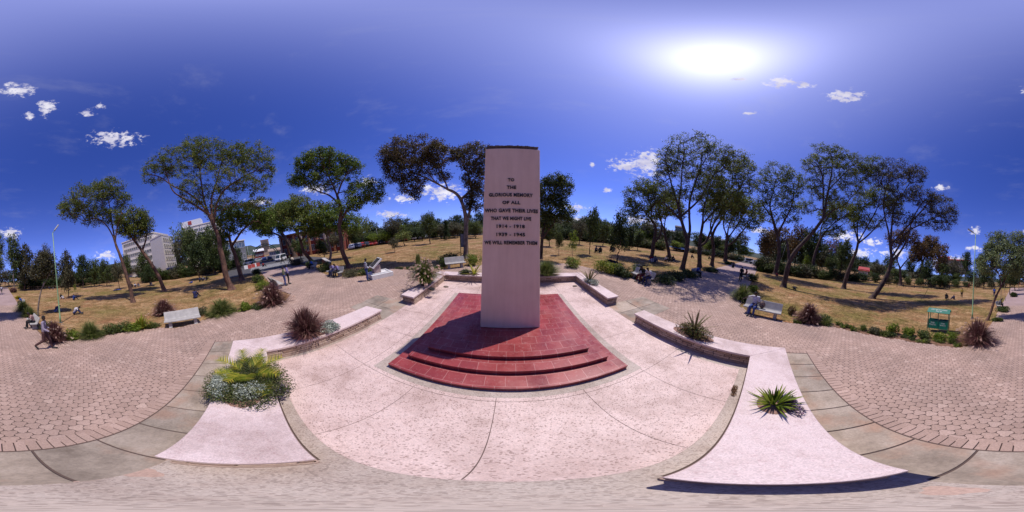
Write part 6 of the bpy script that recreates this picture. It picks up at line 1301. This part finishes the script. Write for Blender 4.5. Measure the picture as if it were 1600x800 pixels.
for lab, u, d, ci, van, rz in [('white van parked by the striped barrier at the street left', 386, 58, 0, True, .3), ('dark blue car under the green arch', 412, 60, 4, False, 1.5), ('black car under the green arch right of the dark blue one', 421, 58, 3, False, 1.4), ('silver car left under the green arch', 402, 64, 1, False, .2), ('white van half hidden by the leaning trunks at the street', 438, 46, 0, True, .9),
                               ('white van at the far end of the right path', 1172, 70, 0, True, .5), ('black car at the far end of the right path', 1181, 64, 3, False, .9), ('silver car nearest at the end of the right path', 1187, 60, 1, False, .7), ('white car parked in the shade behind the dark leaning trees on the right', 1238, 56, 0, False, .4), ('silver car in the shade right of that white one on the right', 1284, 57, 1, False, .6)]:
    p = dirp(u, d); car(lab, (p.x, p.y, max(.0, float(gz(p.x, p.y)))), rz, PT_[ci], van)
# red and white barrier blocks at the street
for k, (u, v) in enumerate([(384, 408), (390, 407), (398, 406)]):
    p = dirp(u, 40 + k); o = thing('barrier_block', ['red and white barrier block, nearest the dark leaning tree', 'red and white barrier block, middle of three at the street', 'red and white barrier block, nearest the arch'][k], 'barrier', (p.x, p.y, 0), facing(p.x, p.y)); b = MB(); b.prof([(-.25, 0), (.25, 0), (.12, .9), (-.12, .9)], -.9, 0); b.build('white_half', WHITE, o); b = MB(); b.prof([(-.25, 0), (.25, 0), (.12, .9), (-.12, .9)], 0.001, .9); b.build('red_half', REDR, o)
# low dark park fence along the back of the lawns
def fence(label, pts):
    o = thing('park_fence', label, 'fence', (*pts[0], float(gz(*pts[0])))); rails = MB(); pk = MB()
    x0, y0 = pts[0]; z0 = float(gz(x0, y0))
    for (ax, ay), (bx, by) in zip(pts[:-1], pts[1:]):
        L = math.hypot(bx - ax, by - ay); n = max(1, int(L / 2.4)); za, zb = float(gz(ax, ay)), float(gz(bx, by))
        for h in (.35, 1.05): rails.tube([(ax - x0, ay - y0, za - z0 + h), (bx - x0, by - y0, zb - z0 + h)], .03, 5)
        for k in range(n):
            t = k / n; MB().box(-.05, .05, -.05, .05, -.1, 1.2, M=Matrix.Translation((ax + (bx - ax) * t - x0, ay + (by - ay) * t - y0, float(gz(ax + (bx - ax) * t, ay + (by - ay) * t)) - z0))).build('post', BARKD, o)
        m = int(L / .3)
        for k in range(m):
            t = k / m; pk.tube([(ax + (bx - ax) * t - x0, ay + (by - ay) * t - y0, za + (zb - za) * t - z0 + .1), (ax + (bx - ax) * t - x0, ay + (by - ay) * t - y0, za + (zb - za) * t - z0 + 1.0)], .012, 3)
    rails.build('rail', BARKD, o); pk.build('pickets', BARKD, o)
fence('dark low fence along the far edge of the right back lawn', [tuple(dirp(u, d)) for u, d in ((1380, 44), (1420, 46), (1460, 48), (1500, 50), (1540, 52), (1560, 53))])
fence('dark low fence behind the left lawn', [tuple(dirp(u, d)) for u, d in ((30, 46), (70, 45), (110, 46), (150, 50), (180, 52))])
# wooded hills on the horizon
vs, fs = [], []; rnd = np.random.default_rng(4); n = 240
for i in range(n):
    a = 2 * math.pi * i / n; u = 800 + math.degrees(a) / 360 * 1600; hh = 9 + 5 * math.sin(a * 3 + 1) + 4 * math.sin(a * 7) + rnd.normal(0, .8) + 14 * math.exp(-((a - 2.1) / .5) ** 2) + 16 * math.exp(-((a - 3.9) / .35) ** 2)
    for r, z in ((330, -3), (380, hh * .7 + 4), (430, hh + 6), (520, -3)): vs.append((r * math.sin(a), r * math.cos(a), z + (5.5 if math.cos(a) < 0 else 0)))
for i in range(n):
    j = (i + 1) % n
    for k in range(3): fs.append((i * 4 + k, j * 4 + k, j * 4 + k + 1, i * 4 + k + 1))
struct(MB().add(vs, fs).build('hills', plain('wooded_hill', (.035, .05, .03), .95, .5, .08), smooth=True))
# ================================================================== SKY, SUN, CAMERA
w = bpy.data.worlds.new('World'); SC.world = w; w.use_nodes = True; nt = w.node_tree; nt.nodes.clear()
out = nt.nodes.new('ShaderNodeOutputWorld'); bg = nt.nodes.new('ShaderNodeBackground'); nt.links.new(bg.outputs[0], out.inputs[0])
sky = nt.nodes.new('ShaderNodeTexSky'); sky.sky_type = 'NISHITA'; sky.sun_disc = False; sky.sun_elevation = rad(SUN_EL); sky.sun_rotation = rad(SUN_AZ); sky.air_density = 1.; sky.dust_density = .6; sky.ozone_density = 3.; sky.altitude = 1600
dirn = nt.nodes.new('ShaderNodeTexCoord').outputs['Generated']
def vm(op, a, b): 
    n = nt.nodes.new('ShaderNodeVectorMath'); n.operation = op
    for s, v in ((n.inputs[0], a), (n.inputs[1], b)):
        if isinstance(v, bpy.types.NodeSocket): nt.links.new(v, s)
        else: s.default_value = v
    return n.outputs['Value'] if op in ('DOT_PRODUCT', 'LENGTH') else n.outputs[0]
def mt(op, a, b=None, c=None, clamp=False):
    n = nt.nodes.new('ShaderNodeMath'); n.operation = op; n.use_clamp = clamp
    for s, v in zip(n.inputs, (a, b, c)):
        if v is None: continue
        if isinstance(v, bpy.types.NodeSocket): nt.links.new(v, s)
        else: s.default_value = v
    return n.outputs[0]
def sm(x, a, b):
    n = nt.nodes.new('ShaderNodeMapRange'); n.interpolation_type = 'SMOOTHSTEP'; n.inputs[1].default_value = a; n.inputs[2].default_value = b; nt.links.new(x, n.inputs[0]); return n.outputs[0]
SKYSTR = .1
base = mixc(nt, sky.outputs[0], (.34, .55, 1.5), 1., 'MULTIPLY')
sunv = (math.cos(rad(SUN_EL)) * math.sin(rad(SUN_AZ)), math.cos(rad(SUN_EL)) * math.cos(rad(SUN_AZ)), math.sin(rad(SUN_EL)))
ca = vm('DOT_PRODUCT', dirn, sunv); ang = mt('ARCCOSINE', ca)
g1 = mt('MULTIPLY', mt('EXPONENT', mt('MULTIPLY', mt('POWER', mt('DIVIDE', ang, rad(8.)), 1.5), -1.)), 11.); g2 = mt('MULTIPLY', mt('EXPONENT', mt('MULTIPLY', mt('POWER', mt('DIVIDE', ang, rad(33.)), 2.), -1.)), 3.4); 
glow = nt.nodes.new('ShaderNodeMix'); glow.data_type = 'RGBA'; glow.blend_type = 'ADD'; glow.inputs[0].default_value = 1.
gs = nt.nodes.new('ShaderNodeCombineXYZ'); sepd = nt.nodes.new('ShaderNodeSeparateXYZ'); nt.links.new(dirn, sepd.inputs[0]); hzn = mt('MULTIPLY', mt('EXPONENT', mt('MULTIPLY', mt('ABSOLUTE', sepd.outputs[2]), -5.)), 2.3); tot = mt('ADD', mt('ADD', g1, g2), hzn); nt.links.new(mt('MULTIPLY', tot, .9), gs.inputs[0]); nt.links.new(mt('MULTIPLY', tot, .86), gs.inputs[1]); nt.links.new(tot, gs.inputs[2])
nt.links.new(base, glow.inputs[6]); nt.links.new(gs.outputs[0], glow.inputs[7])
# scattered small fair weather clouds, each at its own bearing and height
CLOUDS = [(25, 141, 30, 11), (73, 168, 15, 13), (44, 181, 9, 6), (136, 176, 13, 6), (156, 165, 9, 6), (178, 216, 40, 12), (15, 365, 18, 10), (165, 399, 16, 8), (492, 295, 28, 8), (402, 316, 22, 6), (574, 285, 16, 9), (692, 300, 32, 14), (632, 310, 22, 7), (668, 293, 12, 7), (552, 310, 14, 6), (1012, 255, 32, 22), (975, 258, 26, 11), (925, 257, 5, 4), (948, 297, 9, 4), (895, 324, 22, 6), (905, 344, 30, 9), (1000, 345, 30, 9), (1222, 128, 28, 9), (1258, 133, 18, 4), (1318, 150, 32, 11), (1170, 177, 11, 3), (1155, 124, 12, 3), (1470, 293, 14, 5), (1320, 369, 30, 9), (1360, 378, 18, 7), (1525, 361, 12, 7), (1524, 388, 13, 5), (1488, 410, 40, 11), (1190, 362, 18, 7), (1400, 395, 24, 9), (1345, 395, 30, 8), (610, 335, 26, 6), (430, 345, 26, 8)]
mask = None
for (u, v, ru, rv) in CLOUDS:
    c = D(u, v); r_ = D(u + 1, v) - D(u - 1, v); t_ = D(u, v - 1) - D(u, v + 1); r_ /= np.linalg.norm(r_); t_ /= np.linalg.norm(t_)
    pr = math.radians(.225); sx = 1 / (ru * pr * max(.25, math.cos(rad((400 - v) * .225)))); sy = 1 / (rv * pr)
    x = vm('DOT_PRODUCT', dirn, tuple(r_ * sx)); y = vm('DOT_PRODUCT', dirn, tuple(t_ * sy)); f = mt('LESS_THAN', vm('DOT_PRODUCT', dirn, tuple(c)), .6)
    s = mt('ADD', mt('MULTIPLY', x, x), mt('MULTIPLY_ADD', y, y, mt('MULTIPLY', f, 100.))); s = mt('SUBTRACT', 1., mt('SQRT', s))
    mask = s if mask is None else mt('MAXIMUM', mask, s)
mp = nt.nodes.new('ShaderNodeMapping'); mp.inputs['Scale'].default_value = (1, 1, 1.8); nt.links.new(dirn, mp.inputs[0])
nz = noise(nt, mp.outputs[0], 30, 9, .66); nzs = noise(nt, mp.outputs[0], 9, 4, .55)
dens = sm(mt('ADD', mt('MULTIPLY', mask, .75), mt('MULTIPLY', mt('SUBTRACT', nz, .5), 3.4)), -.02, .62)
dens = mt('MULTIPLY', dens, sm(mask, -.75, .05))
cl = ramp(nt, nzs, [(.35, (.62, .6, .78)), (.65, (1., .97, 1.05))])
clm = nt.nodes.new('ShaderNodeVectorMath'); clm.operation = 'SCALE'; nt.links.new(cl, clm.inputs[0]); clm.inputs['Scale'].default_value = 9.6
mp2 = nt.nodes.new('ShaderNodeMapping'); mp2.inputs['Scale'].default_value = (1.2, 3.2, 5.); mp2.inputs['Rotation'].default_value = (.2, .1, .5); nt.links.new(dirn, mp2.inputs[0])
wisp = mt('MULTIPLY', sm(noise(nt, mp2.outputs[0], 2.2, 7, .62),   .52, .85), .14)
glw = mixc(nt, glow.outputs[2], (5.2, 5.2, 6.4, 1), wisp)
col = mixc(nt, glw, clm.outputs[0], mt('MULTIPLY', dens, .93))
nt.links.new(col, bg.inputs[0]); bg.inputs[1].default_value = SKYSTR
sl = bpy.data.lights.new('sun', 'SUN'); sl.energy = 4.4; sl.angle = rad(.53); sl.color = (1., .93, .86)
so = bpy.data.objects.new('sun', sl); COL.objects.link(so); so.rotation_euler = Vector(sunv).to_track_quat('Z', 'Y').to_euler(); so.location = (0, 0, 30)
cam = bpy.data.cameras.new('camera'); cam.type = 'PANO'; cam.clip_start = .05; cam.clip_end = 5000
try: cam.panorama_type = 'EQUIRECTANGULAR'
except Exception: pass
try:
    cam.cycles.panorama_type = 'EQUIRECTANGULAR'
    cam.cycles.latitude_min, cam.cycles.latitude_max, cam.cycles.longitude_min, cam.cycles.longitude_max = -math.pi / 2, math.pi / 2, -math.pi, math.pi
except Exception: pass
co = bpy.data.objects.new('camera', cam); COL.objects.link(co); SC.camera = co
ex, ey, ez = R @ np.array([1., 0, 0]), R @ np.array([0, 0, 1.]), -(R @ np.array([0, 1., 0]))
co.matrix_world = Matrix(((ex[0], ey[0], ez[0], 0), (ex[1], ey[1], ez[1], 0), (ex[2], ey[2], ez[2], H), (0, 0, 0, 1)))
SC.render.engine = 'CYCLES'; SC.cycles.max_bounces = 6; SC.cycles.transparent_max_bounces = 4; SC.cycles.use_denoising = True
SC.view_settings.view_transform = 'Standard'; SC.view_settings.look = 'None'; SC.view_settings.exposure = .0; SC.view_settings.gamma = 1.
